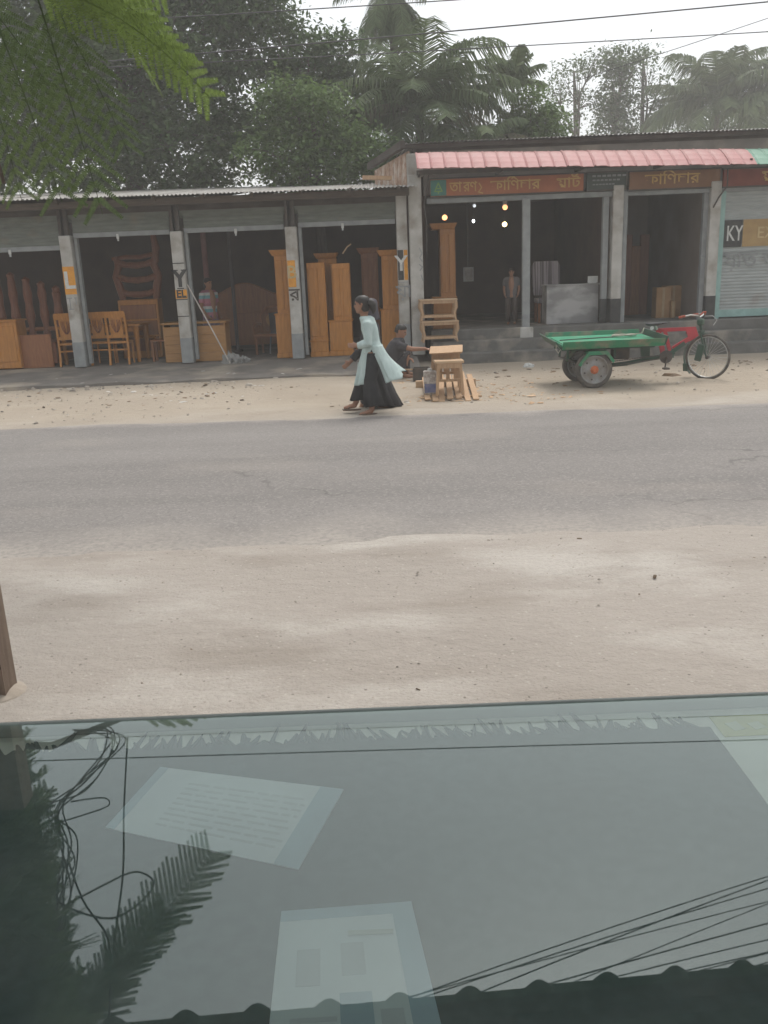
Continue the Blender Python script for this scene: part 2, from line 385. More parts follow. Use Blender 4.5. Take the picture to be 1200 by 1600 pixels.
# concrete apron before the left shops
ap = MB()
def apron(x0, x1, n):
    ring = []
    for i in range(n + 1):
        x = x0 + (x1 - x0) * i / n; e = 15.52 + .04 * math.sin(x * 2.1) + .03 * math.sin(x * 5.3 + 1)
        ring.append([(x, e, .02), (x, e + .015, .155 + .012 * math.sin(x * 3.7)), (x, e + .06, .172), (x, 16.6, .225), (x, 17.45, .28), (x, 23.5, .285), (x, 23.5, .02)])
    return ring
ap.loft(apron(-12, .78, 120)); struct(ap.build('shop_apron', M_conc))

# three concrete steps and the raised floor of the right building
steps = struct(bpy.data.objects.new('entrance_steps', None)); COL.objects.link(steps)
for i, (y, z) in enumerate(((16.6, .34), (16.9, .54), (17.2, .74))):
    MB().box((5.6, (y + 17.6) / 2, z / 2 - .1 + (.001 * i)), (9.1 - .01 * i, 17.6 - y, z + .2), bev=.018).build('step', M_step, steps)
MB().box((5.6, 20.7, .32), (9.06, 6.2, .835), bev=.01).build('raised_floor', M_step, steps)

# ------------------------------------------------------------------ corrugated sheet
def corrugated(w, l, pitch=.076, amp=.012, t=.0015):
    """sheet in local x (width), y (length), thin but closed"""
    n = int(round(w / pitch)) * 6; b = MB(); top = []; 
    prof = [(w * i / n, amp * math.sin(2 * math.pi * i / 6)) for i in range(n + 1)]
    ring = [(x, z + t) for x, z in prof] + [(x, z - t) for x, z in reversed(prof)]
    b.loft([[(x, y, z) for x, z in ring] for y in (0, l)]); return b.mesh('roof_sheet')

# ------------------------------------------------------------------ LEFT BUILDING
FY = 17.5
bl = thing('furniture_shop', 'long low open fronted furniture shop with tin roof and four whitewashed columns', 'shop', (-3.6, FY, .28))
P0 = Vector(bl.location)
def L(x, y, z): return Vector((x, y, z)) - P0
def shifted(mb): mb.v = [tuple(Vector(v) - P0) for v in mb.v]; return mb
# walls, ceiling
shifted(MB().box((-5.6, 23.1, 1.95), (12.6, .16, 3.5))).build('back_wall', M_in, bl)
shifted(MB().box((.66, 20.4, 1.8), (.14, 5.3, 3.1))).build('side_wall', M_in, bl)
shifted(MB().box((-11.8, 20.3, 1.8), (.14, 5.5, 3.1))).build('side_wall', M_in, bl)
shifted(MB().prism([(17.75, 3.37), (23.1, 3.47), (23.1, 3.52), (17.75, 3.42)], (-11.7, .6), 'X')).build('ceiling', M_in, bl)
COLX = [-8.04, -5.9, -3.77, -1.57]
columns = []
for x in COLX:
    c = shifted(MB().box((x, FY, 1.54), (.225, .25, 2.5), bev=.012)).build('column', M_white, bl)
    shifted(MB().box((x, FY, .54), (.232, .257, .50), bev=.012)).build('painted_base', M_greyp, c)
    columns.append(c)
    # steel upright beside and the dark bracket above
    shifted(MB().box((x + .165, FY + .06, 1.60), (.06, .12, 2.5))).build('shutter_rail', M_greyp, bl)
    br = MB().box((x - .07, FY - .03, 3.06), (.05, .16, .52)).box((x + .05, FY - .03, 3.06), (.07, .16, .52)).box((x, FY + .06, 3.05), (.26, .05, .50))
    shifted(br).build('bracket', M_steel, bl)
end = shifted(MB().box((.56, FY, 1.78), (.21, .25, 3.0), bev=.012)).build('column', M_white, bl); columns.append(end)
shifted(MB().box((.56, FY, .58), (.217, .257, .62), bev=.012)).build('painted_base', M_greyp, end)
# painted letters and blocks on the columns
yf = FY - .125
def block(c, x, z, w, h, m, off=.003, name='painted_block'):
    return shifted(MB().box((x, yf - off, z), (w, .004, h))).build(name, m, c)
c1, c2, c3 = columns[1], columns[2], columns[3]
block(c1, -5.9, 1.96, .222, .52, M_orangep)
text('L', .44, M_whitep, c1, L(-5.905, yf - .008, 1.95), bold=.012)
strokes([[(-.09, .10), (.0, .10)], [(-.045, .10), (-.045, -.10)], [(-.07, -.11), (.01, -.11)], [(.05, .10), (.1, .10)], [(.075, .1), (.075, -.02)]], .018, M_greyp, c1, L(-5.9, yf - .006, 1.53))
for z in (2.2, 1.54 - .02, 1.20): block(c2, -3.77, z, .226, .018, M_blackp)
text('Y', .44, M_blackp, c2, L(-3.77, yf - .006, 1.90), bold=.014)
strokes([[(-.11, .17), (-.03, .17)], [(.04, .17), (.11, .17)], [(-.06, -.17), (.06, -.17)]], .02, M_blackp, c2, L(-3.77, yf - .007, 1.90))
block(c2, -3.77, 1.62, .225, .17, M_orangep)
text('EL', .19, M_blackp, c2, L(-3.77, yf - .008, 1.625), bold=.006)
strokes([[(-.095, -.068), (.0, -.068)], [(.02, -.068), (.1, -.068)]], .012, M_blackp, c2, L(-3.77, yf - .008, 1.625))
block(c3, -1.60, 1.92, .15, .50, M_orangep)
text('B', .34, mat('pale_ochre', (.55, .42, .22)), c3, L(-1.60, yf - .008, 1.94), bold=.004)
text('র', .34, M_steel, c3, L(-1.57, yf - .006, 1.52), bold=.004)
block(end, .515, 2.0, .105, .56, M_blackp); block(end, .615, 2.0, .07, .56, M_orangep)
text('Y', .40, M_whitep, end, L(.525, yf - .008, 2.02), bold=.006)
text('য়া', .34, M_greyp, end, L(.56, yf - .006, 1.50), bold=.003)
block(end, .56, 1.68, .2, .012, M_greyp)
# shutters: boxes of rolled slats with the lower slats hanging
def shutter(x0, x1, zb, zt, m, parent, off, y=FY - .02):
    n = int((zt - zb) / .062); prof = []
    for i in range(n + 1):
        z = zb + (zt - zb) * i / n
        for k in range(4):
            zz = z + (zt - zb) / n * k / 4
            if zz > zt: break
            prof.append((y - .012 * math.sin(math.pi * k / 4 + .3), zz))
    poly = prof + [(y + .03, prof[-1][1]), (y + .03, prof[0][1])]
    mb = MB().prism(poly, (x0, x1), 'X'); mb.v = [tuple(Vector(v) - off) for v in mb.v]
    o = mb.build('shutter', m, parent)
    bar = MB().box(((x0 + x1) / 2, y + .005, zb - .045), (x1 - x0, .05, .09), bev=.008); bar.v = [tuple(Vector(v) - off) for v in bar.v]
    bar.build('bottom_bar', M_greyp, o)
    hx = (x0 + x1) / 2 + random.uniform(-.1, .1)
    hd = MB().box((hx, y - .035, zb - .09), (.05, .03, .09), bev=.008).box((hx, y - .03, zb - .15), (.03, .02, .05)); hd.v = [tuple(Vector(v) - off) for v in hd.v]
    hd.build('handle', M_whitep, o); return o
bays = [(-7.90, -6.03, 2.62), (-5.75, -3.90, 2.83), (-3.62, -1.70, 2.84), (-1.42, .44, 2.86)]
for x0, x1, zb in bays:
    shutter(x0, x1, zb, 3.12, M_shut, bl, P0)
    hood = shifted(MB().lathe([(.15, x0 - .06), (.15, x1 + .06)], (0, FY + .1, 3.16), 'X', 16)).build('shutter_roll', M_shut, bl)
    shifted(MB().box(((x0 + x1) / 2, FY - .05, 3.245), (x1 - x0 + .2, .04, .17))).build('lintel_board', M_tind, bl)
# eave timbers
shifted(MB().box((-5.5, 16.98, 3.295), (12.4, .09, .12))).build('eave_beam', M_beam, bl)
for i in range(14):
    x = -11.2 + i * .9
    shifted(MB().bar((x, 16.86, 3.345), (x, 23.0, 4.02 - .03), .06, .09)).build('rafter', M_beam, bl)
sh = corrugated(.84, 6.5); sl = math.atan2(.70, 6.3)
for i in range(16):
    o = link('roof_sheet', sh, M_tin, bl, loc=L(-11.95 + i * .80 + (0 if i < 15 else -.05), 16.74 + random.uniform(-.03, .03), 3.435 + .004 * (i % 2) - .0052 * i + random.uniform(-.006, .006)), rot=(sl, 0, R(random.uniform(-.3, .3))))
# odds and ends lying on the roof
mbx = MB().box((.12, 17.6, 3.62), (.55, .12, .07), rot=(0, .05, .1))
mbx.build('roof_timber', W_pale); tag(bpy.data.objects['roof_timber'], 'short offcut of pale timber lying on the tin roof edge', 'timber')

# ------------------------------------------------------------------ RIGHT BUILDING
br_ = thing('furniture_mart', 'taller shop building with red ribbed awning, tin roof and entrance steps', 'shop', (5.5, FY, .74))
P1 = Vector(br_.location)
def S(mb): mb.v = [tuple(Vector(v) - P1) for v in mb.v]; return mb
def Q(x, y, z): return Vector((x, y, z)) - P1
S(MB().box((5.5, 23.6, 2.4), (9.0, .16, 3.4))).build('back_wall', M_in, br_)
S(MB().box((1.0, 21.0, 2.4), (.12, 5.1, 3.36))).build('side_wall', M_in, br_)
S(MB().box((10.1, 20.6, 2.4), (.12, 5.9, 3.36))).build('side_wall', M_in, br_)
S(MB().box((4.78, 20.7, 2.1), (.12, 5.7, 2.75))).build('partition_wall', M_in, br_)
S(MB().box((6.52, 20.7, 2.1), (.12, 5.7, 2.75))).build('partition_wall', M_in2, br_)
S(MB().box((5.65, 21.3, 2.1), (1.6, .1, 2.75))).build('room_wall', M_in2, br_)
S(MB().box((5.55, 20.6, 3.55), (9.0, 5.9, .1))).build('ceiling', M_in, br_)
S(MB().box((5.55, 17.62, 3.66), (9.1, .16, .78))).build('front_beam', M_conc, br_)
S(MB().box((5.55, 17.50, 3.155), (9.0, .10, .10), bev=.01)).build('lintel', M_greyp, br_)
# piers
def pier(x, w, z0, z1, m, base=None, y=FY, d=.26):
    p = S(MB().box((x, y, (z0 + z1) / 2), (w, d, z1 - z0), bev=.012)).build('pier', m, br_)
    if base: S(MB().box((x, y, z0 + base / 2 - .002), (w + .008, d + .008, base), bev=.01)).build('painted_base', M_blackp, p)
    return p
p0 = pier(.82, .25, .28, 3.62, M_white, y=17.42)
strokes([[(-.02, .3), (.03, .2), (-.02, .12), (.03, .05)], [(-.03, .0), (.03, -.05), (-.02, -.12)], [(.0, -.2), (.03, -.3)]], .018, M_greyp, p0, Q(.90, 17.285, 2.0))
pier(2.93, .15, .72, 3.12, M_greyp, y=17.32, d=.1)
S(MB().box((2.93, 17.28, .62), (.26, .2, .24), bev=.02)).build('post_footing', M_white, br_)
pier(4.50, .12, .735, 3.13, M_greyp, base=.48, y=17.55, d=.12)
pier(4.70, .20, .735, 3.3, M_white, base=.48)
pier(4.86, .09, .735, 3.13, M_greyp, y=17.52, d=.14)
pier(6.42, .10, .735, 3.13, M_greyp, y=17.54, d=.12)
pier(6.56, .20, .735, 3.3, M_white, base=.46)
S(MB().tube([(6.50, 17.34, 2.82), (6.58, 17.3, 3.0), (6.72, 17.28, 3.2), (6.72, 17.3, 3.5)], .016, 6)).build('drain_pipe', M_steel, br_)
S(MB().tube([(1.02, 17.3, 2.2), (1.03, 17.28, 2.8), (.99, 17.27, 3.1), (1.06, 17.25, 3.4), (1.12, 17.2, 3.85)], .014, 6)).build('drain_pipe', M_steel, br_)
# closed shutter with painted blocks
so = shutter(6.78, 9.6, .87, 3.12, M_shutb, br_, P1, y=17.50)
S(MB().box((6.72, 17.46, 1.93), (.09, .08, 2.38))).build('shutter_rail', M_teal, br_)
S(MB().box((8.15, 17.484, .835), (2.8, .03, .14))).build('painted_foot', M_teal, so)
ys = 17.478
def sblock(x, z, w, h, m, parent=so, off=0.006): return S(MB().box((x, ys - off, z), (w, .004, h))).build('painted_block', m, parent)
sblock(6.96, 2.34, .35, .50, M_blackp); sblock(8.0, 2.34, 1.7, .50, mat('ochre_paint', (.40, .27, .12), (.34, .22, .10)))
text('KY', .40, M_whitep, so, Q(6.99, ys - .012, 2.33), width=.31, bold=.004)
text('EXEL', .30, mat('pale_ochre', (.55, .42, .22)), so, Q(7.75, ys - .012, 2.33), bold=.002)
text('আয়াত ডোর', .40, M_greyp, so, Q(7.42, ys - .010, 1.83), bold=.002)
block2 = sblock(7.6, 1.99, 1.6, .014, M_greyp)
# sign boards
M_signred = mat('sign_red', (0.40, 0.13, 0.05), (0.33, 0.105, 0.045), rough=.5, scale=3)
M_signyel = mat('sign_yellow', (0.58, 0.38, 0.13), (0.48, 0.31, 0.11), rough=.6)
M_signgrn = mat('sign_green', (0.06, 0.21, 0.17), (0.05, 0.17, 0.14), rough=.5)
M_signdrk = mat('sign_dark', (0.062, 0.08, 0.07), rough=.5); M_signbrn = mat('sign_brown', (0.24, 0.12, 0.06), (0.20, 0.10, 0.05), rough=.6)
def sign(name, label, x0, x1, z0, z1, m, y=17.42):
    t = thing(name, label, 'sign', ((x0 + x1) / 2, y, z0))
    MB().box((0, 0, (z1 - z0) / 2), (x1 - x0, .05, z1 - z0), bev=.006).build('board', m, t)
    fr = MB().box((0, -.005, -.012), (x1 - x0 + .03, .07, .024)).box((0, -.005, z1 - z0 + .012), (x1 - x0 + .03, .07, .024)); fr.build('frame', M_steel, t)
    return t
sg = sign('shop_sign', 'red sign board with yellow Bengali lettering and green tree logo under the awning', 1.12, 4.03, 3.225, 3.53, M_signred)
MB().box((-1.30, -.028, .152), (.30, .006, .28)).build('logo_panel', M_signgrn, sg)
strokes([[(-.07, -.07), (0, .08), (.07, -.07), (-.07, -.07)], [(-.04, -.02), (.04, -.02)], [(0, -.07), (0, -.11)]], .02, mat('leaf_paint', (.25, .42, .12)), sg, (-1.30, -.034, .16), name='tree_logo')
def lt(s, sz, x, w, z=.135, parent=sg): return text(s, sz, M_signyel, parent, (x, -.032, z), width=w, bold=.003)
lt('তা', .26, -.975, .24, .15)
lt('রণ', .26, -.70, .27, .15); strokes([[(-.02, .06), (.03, -.02), (-.03, -.1), (.05, -.12)]], .02, M_signyel, sg, (-.51, -.033, .15))
lt('ফািণচার', .26, .16, .95, .15); strokes([[(-.03, -.02), (.03, .03)]], .022, M_signyel, sg, (.12, -.033, .285))
lt('মাট', .26, 1.17, .46, .15); strokes([[(-.03, -.02), (.03, .03)]], .022, M_signyel, sg, (1.32, -.033, .285))
s2_ = sign('shop_sign', 'dark green notice board with small white lines between the shop signs', 4.09, 4.84, 3.235, 3.53, M_signdrk)
for i, w in enumerate((.62, .5, .4)):
    for k in range(7):
        MB().box((-.30 + k * w / 6.5 + .06, -.028, .24 - i * .075), (w / 9, .005, .035 - .006 * i)).build('painted_line', M_greyp, s2_)
s3 = sign('shop_sign', 'brown sign board with faded ochre Bengali lettering over the middle doorway', 4.90, 6.62, 3.205, 3.52, M_signbrn)
text('ফািণচার', .27, M_signyel, s3, (-.05, -.032, .165), width=1.05, bold=.003)
s4 = sign('shop_sign', 'dull red sign board over the closed shutter', 6.68, 9.5, 3.195, 3.50, mat('sign_maroon', (.23, .06, .04)))
text('মাট', .27, M_signyel, s4, (-.48, -.032, .155), bold=.003)
# awning panels
def panel_mesh():
    b = MB(); w = .244; n = 10; rings = []
    for j in range(13):
        t = j / 12; y = -.62 * t ** 1.0; z = -.34 * t ** 1.35
        z += .006 * (1 if j in (3, 6, 9) else 0)
        row = []
        for i in range(n + 1):
            u = i / n; row.append((u * w, y - .0, z + .026 * math.exp(-((u - .06) / .06) ** 2) + .008 * math.sin(math.pi * u)))
        row += [(x, yy + .006, zz - .010) for x, yy, zz in reversed(row)]
        rings.append(row)
    b.loft(rings); return b.mesh('awning_panel')
pm = panel_mesh(); pg = pm.copy()
for i in range(36):
    x = .84 + i * .245
    link('awning_panel', pm if i < 25 else pg, M_pink if i < 25 else M_green, br_, loc=Q(x, 17.2 + random.uniform(-.006, .006), 3.985 - .0065 * i + random.uniform(-.006, .006)), rot=(R(random.uniform(-.6, .6)), 0, 0))
S(MB().box((5.3, 17.02, 3.62), (8.9, .05, .08))).build('awning_rail', M_steel, br_)
for x in (.9, 2.4, 3.9, 5.4, 6.9, 8.4):
    S(MB().bar((x, 16.68, 3.58), (x, 17.55, 3.60), .04, .05)).build('awning_bracket', M_steel, br_)
# upper band, oblique gable wall and tin roof
S(MB().box((5.45, 17.62, 4.09), (9.3, .14, .10))).build('fascia', M_tind, br_)
S(MB().box((.84, 17.46, 3.80), (.30, .2, .40))).build('corner_post', M_white, br_)
gp = [Vector((.74, 17.5, 0)), Vector((.10, 19.9, 0))]
M_mat = mat('split_bamboo_mat', (0.50, 0.36, 0.27), (0.36, 0.22, 0.155), rough=.85, scale=14, stretch=(1, 1, 1), bump=.4, bscale=22, dirt=(.58, .50, .43), dscale=5, dlo=.5, dhi=.65)
nb = 17
for i in range(nb):
    a = gp[0].lerp(gp[1], i / nb); c = gp[0].lerp(gp[1], (i + .9) / nb); zt = 4.06 - .06 * i / nb
    mb = MB().bar(Vector((0, 0, 3.3)) + (a + c) / 2, Vector((0, 0, zt)) + (a + c) / 2, (c - a).length, .03 + .012 * (i % 2), up=(gp[1] - gp[0]).cross(Vector((0, 0, 1))).normalized())
    S(mb).build('wall_slat', M_mat, br_)
S(MB().bar((.62, 17.2, 4.14), (-.02, 20.2, 4.13), .09, .13)).build('rake_board', M_tind, br_)
sh2 = corrugated(.84, 6.2)
for i in range(12):
    link('roof_sheet', sh2, M_tin, br_, loc=Q(.60 + i * .80, 17.35 + random.uniform(-.02, .02), 4.185 + .003 * (i % 2) + random.uniform(-.004, .004)), rot=(R(4.5), 0, 0))
S(MB().box((5.2, 17.46, 4.135), (9.2, .05, .075))).build('eave_beam', M_tind, br_)
# ------------------------------------------------------------------ people
SKIN = mat('skin', (0.30, 0.155, 0.095), (0.26, 0.13, 0.08), rough=.55, scale=5)
HAIR = mat('black_hair', (0.018, 0.015, 0.014), (0.03, 0.025, 0.022), rough=.5, scale=30, stretch=(6, 6, 1))
EYE = mat('eye', (0.02, 0.018, 0.016), rough=.3)
def ell(c, rx, ry, n=20, tilt=0.0, fn=None, az=0.0):
    out = []
    for k in range(n):
        t = 2 * math.pi * k / n; x, y = rx * math.cos(t), ry * math.sin(t)
        if fn: x, y = fn(t, x, y)
        if az: x, y = x * math.cos(az) - y * math.sin(az), x * math.sin(az) + y * math.cos(az)
        out.append((c[0] + x, c[1] + y, c[2] + x * tilt))
    return out
def add_head(b, c, h=.225, yaw=math.pi, pitch=0.0):
    """head with skull, jaw, nose, lips, brow and ears; looks along +x before yaw"""
    o = MB(); rings = []
    prof = [(-.50, .030, .030, .030), (-.46, .052, .045, .026), (-.38, .066, .054, .020), (-.26, .078, .064, .010), (-.10, .084, .070, .002), (.05, .090, .074, -.004),
            (.20, .094, .076, -.008), (.33, .086, .070, -.010), (.43, .064, .052, -.010), (.49, .030, .026, -.010)]
    for z, rx, ry, dx in prof: rings.append(ell((dx, 0, z * h), rx * h / .225, ry * h / .225))
    o.loft(rings)
    s = h / .225
    o.tube([(.080 * s, 0, .03 * s), (.098 * s, 0, -.02 * s), (.088 * s, 0, -.035 * s)], [.009 * s, .014 * s, .012 * s], 8)
    o.tube([(.074 * s, -.022 * s, -.062 * s), (.086 * s, 0, -.06 * s), (.074 * s, .022 * s, -.062 * s)], .009 * s, 6)
    o.tube([(.074 * s, -.04 * s, .035 * s), (.084 * s, 0, .03 * s), (.074 * s, .04 * s, .035 * s)], .010 * s, 6)
    for q in (-1, 1): o.tube([(-.005 * s, q * .070 * s, .03 * s), (-.018 * s, q * .084 * s, .005 * s), (-.004 * s, q * .072 * s, -.032 * s)], [.010 * s, .014 * s, .010 * s], 8)
    M = Matrix.Translation(c) @ Matrix.Rotation(yaw, 4, 'Z') @ Matrix.Rotation(pitch, 4, 'Y')
    b.add([M @ Vector(v) for v in o.v], o.f); return M, s
def add_hand(b, wrist, d, side, size=.175, curl=.6):
    """palm, four unequal bent fingers and a thumb leaving the side of the palm"""
    d = Vector(d).normalized(); n = Vector(side).normalized(); n = (n - d * n.dot(d)).normalized(); a = d.cross(n)
    w = Vector(wrist); pl = size * .5
    b.loft([[w + d * pl * t + a * math.cos(q) * size * wd + n * math.sin(q) * size * .085 for q in [2 * math.pi * k / 10 for k in range(10)]] for t, wd in ((-.15, .13), (.2, .19), (.6, .235), (1.0, .22))])
    for i, ln in enumerate((.42, .48, .45, .35)):
        p = w + d * pl * .9 + a * size * (-.165 + .11 * i); l = size * ln; path = [p]; dd = d.copy()
        for k in range(3):
            dd = (dd + n * curl * .55).normalized(); p = p + dd * l / 3; path.append(p)
        b.tube(path, [size * .052, size * .05, size * .046, size * .036], 6)
    p = w + d * pl * .25 - a * size * .19
    b.tube([p, p + (d * .6 - a * .6 + n * .3).normalized() * size * .2, p + (d * .9 - a * .45 + n * .5).normalized() * size * .36], [size * .062, size * .055, size * .042], 6)
def finish_body(b, parent, name='body', m=SKIN, vox=.010):
    me = b.mesh(name); o = bpy.data.objects.new(name, me); COL.objects.link(o)
    r = o.modifiers.new('r', 'REMESH'); r.mode = 'VOXEL'; r.voxel_size = vox
    sm = o.modifiers.new('s', 'SMOOTH'); sm.factor = .5; sm.iterations = 2
    ne = evaluated(o); bpy.data.objects.remove(o); ne.materials.clear(); return link(name, ne, m, parent, smooth=True)
def cloth(b, name, m, parent, vox=None, th=None):
    if vox:
        return finish_body(b, parent, name, m, vox)
    me = b.mesh(name); o = link(name, me, m, parent, smooth=True)
    if th:
        s = o.modifiers.new('th', 'SOLIDIFY'); s.thickness = th; s.offset = 0
    return o
def eyes(M, s, parent):
    for q in (-1, 1):
        b = MB().lathe([(.001, -.011), (.008, -.007), (.011, 0), (.008, .007), (.001, .011)], (0, 0, 0), 'Z', 10)
        o = b.build('eye', EYE, parent); o.matrix_local = M @ Matrix.Translation((.079 * s, q * .030 * s, .012 * s))
def hair_cap(M, s, parent, tail=None, front=.25):
    o = MB(); rings = []
    for z, rx, ry, dx in ((-.42, .040, .058, -.050), (-.30, .060, .074, -.038), (-.1, .074, .082, -.028), (.06, .080, .084, -.022), (.16, .094, .085, -.014), (.30, .097, .082, -.011), (.42, .078, .064, -.012), (.52, .035, .03, -.012)):
        rings.append([(x * s, y * s, zz * s) for x, y, zz in ell((dx, 0, z * .225), rx, ry)])
    o.loft(rings)
    if tail: o.tube([Vector(p) * s for p, r in tail], [r * s for p, r in tail], 10)
    h = o.build('hair', HAIR, parent, smooth=True); h.matrix_local = M; return h

K = .00844
def px(x, y, dy=0.0, ox=580, oy=648): return Vector(((x - ox) * K, dy, (oy - y) * K))
# --- woman in the mint tunic, walking left
MINT = mat('mint_cotton', (0.47, 0.56, 0.54), (0.40, 0.49, 0.47), rough=.85, scale=7, stretch=(3, 3, 1), bump=.25, bscale=26)
BLACKC = mat('black_cotton', (0.022, 0.022, 0.024), (0.035, 0.034, 0.036), rough=.9, scale=8)
SANDAL = mat('sandal', (0.16, 0.11, 0.08), rough=.7)
w1 = thing('person', 'woman in mint green tunic and black trousers walking left on the road edge', 'person', (-.12, 11.68, .012))
b = MB()
b.tube([px(577, 500), px(575, 492), px(574, 484)], [.060, .047, .047], 12)
b.tube([px(586, 545), px(585, 530), px(583, 512), px(581, 502), px(579, 497)], [(.09, .09), (.10, .085), (.16, .105), (.15, .085), (.07, .06)], 16)
for sd_, hip, kn, an, toe in ((-1, (584, 548), (576, 596), (582, 637), (566, 646)), (1, (584, 548), (570, 594), (556, 629), (541, 639))):
    y = sd_ * .085
    b.tube([px(*hip, y), px(*kn, y), px(*an, y)], [.085, .058, .040], 12)
    a = px(*an, y); t = px(*toe, y); d = (t - a); d.z = 0; d.normalize(); hz = max(.05, a.z - .05) if sd_ < 0 else a.z - .06
    b.tube([a + Vector((0, 0, -.0)), a + d * .02 + Vector((0, 0, -.045)), a + d * .10 + Vector((0, 0, -.065)), a + d * .17 + Vector((0, 0, -.075))], [.042, .040, (.036, .028), (.030, .018)], 10)
sh_l, el_l, wr_l = px(580, 503, -.165), px(580, 535, -.20), px(562, 538, -.17)
b.tube([px(581, 502, -.10), sh_l, el_l, wr_l], [.055, .052, .042, .028], 12)
add_hand(b, wr_l, (-1, .1, .15), (.2, 1, -.2), .165, .95)
sh_r, el_r, wr_r = px(580, 503, .165), px(582, 534, .20), px(566, 540, .18)
b.tube([px(581, 502, .10), sh_r, el_r, wr_r], [.055, .052, .042, .028], 12); add_hand(b, wr_r, (-1, -.1, 0), (.2, -1, -.2), .165, .9)
HM, hs = add_head(b, px(572.5, 476), .225, math.pi - .15, .05)
body1 = finish_body(b, w1)
eyes(HM, hs, body1)
hair_cap(HM, hs, body1, [((-.07, 0, .02), .045), ((-.115, 0, .015), .058), ((-.145, 0, -.02), .055), ((-.15, 0, -.08), .040), ((-.14, 0, -.13), .018)])
hb = MB().lathe([(.006, -.02), (.01, 0), (.006, .02)], (0, 0, 0), 'X', 8).build('hair_clip', M_whitep, body1); hb.matrix_local = HM @ Matrix.Translation((-.01, -.075, .085))
# tunic bodice with sleeves
b = MB()
def torso(pts): 
    return [[(p[0], p[1], p[2]) for p in ell(px(x, y), rx, ry, 24, tl)] for x, y, rx, ry, tl in pts]
b.loft(torso([(577.5, 493.5, .068, .080, 0), (579.5, 496.5, .098, .150, 0), (582, 505, .102, .175, 0), (583, 514, .112, .165, 0), (585, 524, .105, .145, 0), (586, 532, .106, .142, 0), (587, 539, .118, .158, 0), (587, 544, .118, .158, 0)]))
for y, sh_, el_, wr_ in ((-1, sh_l, el_l, wr_l), (1, sh_r, el_r, wr_r)):
    b.tube([sh_ + Vector((0, -y * .06, .0)), sh_ + Vector((0, 0, -.02)), sh_.lerp(el_, .55), el_, el_.lerp(wr_, .5), el_.lerp(wr_, .92)], [.062, .068, .060, .060, .052, .046], 14)
cloth(b, 'tunic_bodice', MINT, w1, vox=.011)
# back panel blown out behind, with folds; front panel hanging
def back_panel(u, v):
    # v from waist to hem, u from near slit edge round the back to far slit edge
    top = px(587, 538); a = math.pi * (-.55 - .06 * (1 - min(1, v * 4)) + (1.1 + .12 * (1 - min(1, v * 4))) * u)
    edge = (1 - abs(2 * u - 1) ** 2.2)
    rx, ry = .124 + .0 * v, .166 + .03 * v
    x = top.x + rx * math.cos(a) + v ** 1.2 * (.17 + .11 * edge) ; y = ry * math.sin(a)
    z = top.z - v * (.42 + .10 * abs(2 * u - 1)) + .05 * v * v * edge
    f = math.sin(u * 19 + v * 2.5) * .030 * v + math.sin(u * 37 + 1 - v * 2) * .014 * v
    x += f; y += f * .6; z += .02 * v * math.sin(u * 9 + 2)
    return (x, y, z)
def front_panel(u, v):
    top = px(587, 538); a = math.pi * (.60 - .10 * (1 - min(1, v * 4)) + (.80 + .20 * (1 - min(1, v * 4))) * u)
    rx, ry = .125 - .01 * v, .165 + .0 * v
    edge = 1 - abs(2 * u - 1) ** 2
    x = top.x + rx * math.cos(a) - v * (.07 + .06 * edge); y = ry * math.sin(a); z = top.z - v * .52
    f = math.sin(u * 19 + v * 2) * .024 * v + math.sin(u * 33) * .010 * v
    return (x + f, y + f * .5, z + .015 * v * math.sin(u * 8))
cloth(MB().grid(back_panel, 44, 18), 'tunic_back_panel', MINT, w1, th=.006)
cloth(MB().grid(front_panel, 36, 18), 'tunic_front_panel', MINT, w1, th=.006)
b = MB()
def pleat(k, amp): return lambda t, x, y: (x * (1 + amp * math.sin(k * t)), y * (1 + amp * math.sin(k * t + .6)))
b.loft([ell(px(587, 543), .105, .145, 32), ell(px(586, 556), .112, .152, 32)])
for sd_, kn, hem, r in ((-1, (579, 592), (585, 633), .125), (1, (571, 592), (561, 625), .115)):
    y = sd_ * .08
    b.loft([ell(px(586, 550, y), .11, .095, 32), ell(px((586 + kn[0]) / 2, 575, y), .105, .095, 32), ell(px(*kn, y), .10, .09, 32, 0, pleat(7, .07)), ell(px((kn[0] + hem[0]) / 2, (kn[1] + hem[1]) / 2, y), .11, .095, 32, 0, pleat(7, .07)), ell(px(*hem, y), r, .10, 32, .12, pleat(7, .16))])
cloth(b, 'trousers', BLACKC, w1)
for sd_, an, d in ((-1, (582, 637), -1), (1, (556, 629), -1)):
    a = px(*an, sd_ * .085)
    s_ = MB().loft([[(a.x - .06 + q[0], a.y + q[1], max(.004, a.z - .115) + dz) for q in ell((0, 0, 0), .125, .045, 18)] for dz in (0, .018)])
    s_.tube([(a.x - .10, a.y - .045, a.z - .085), (a.x - .09, a.y, a.z - .038), (a.x - .10, a.y + .045, a.z - .085)], .012, 6)
    s_.build('sandal', SANDAL, w1, smooth=False)

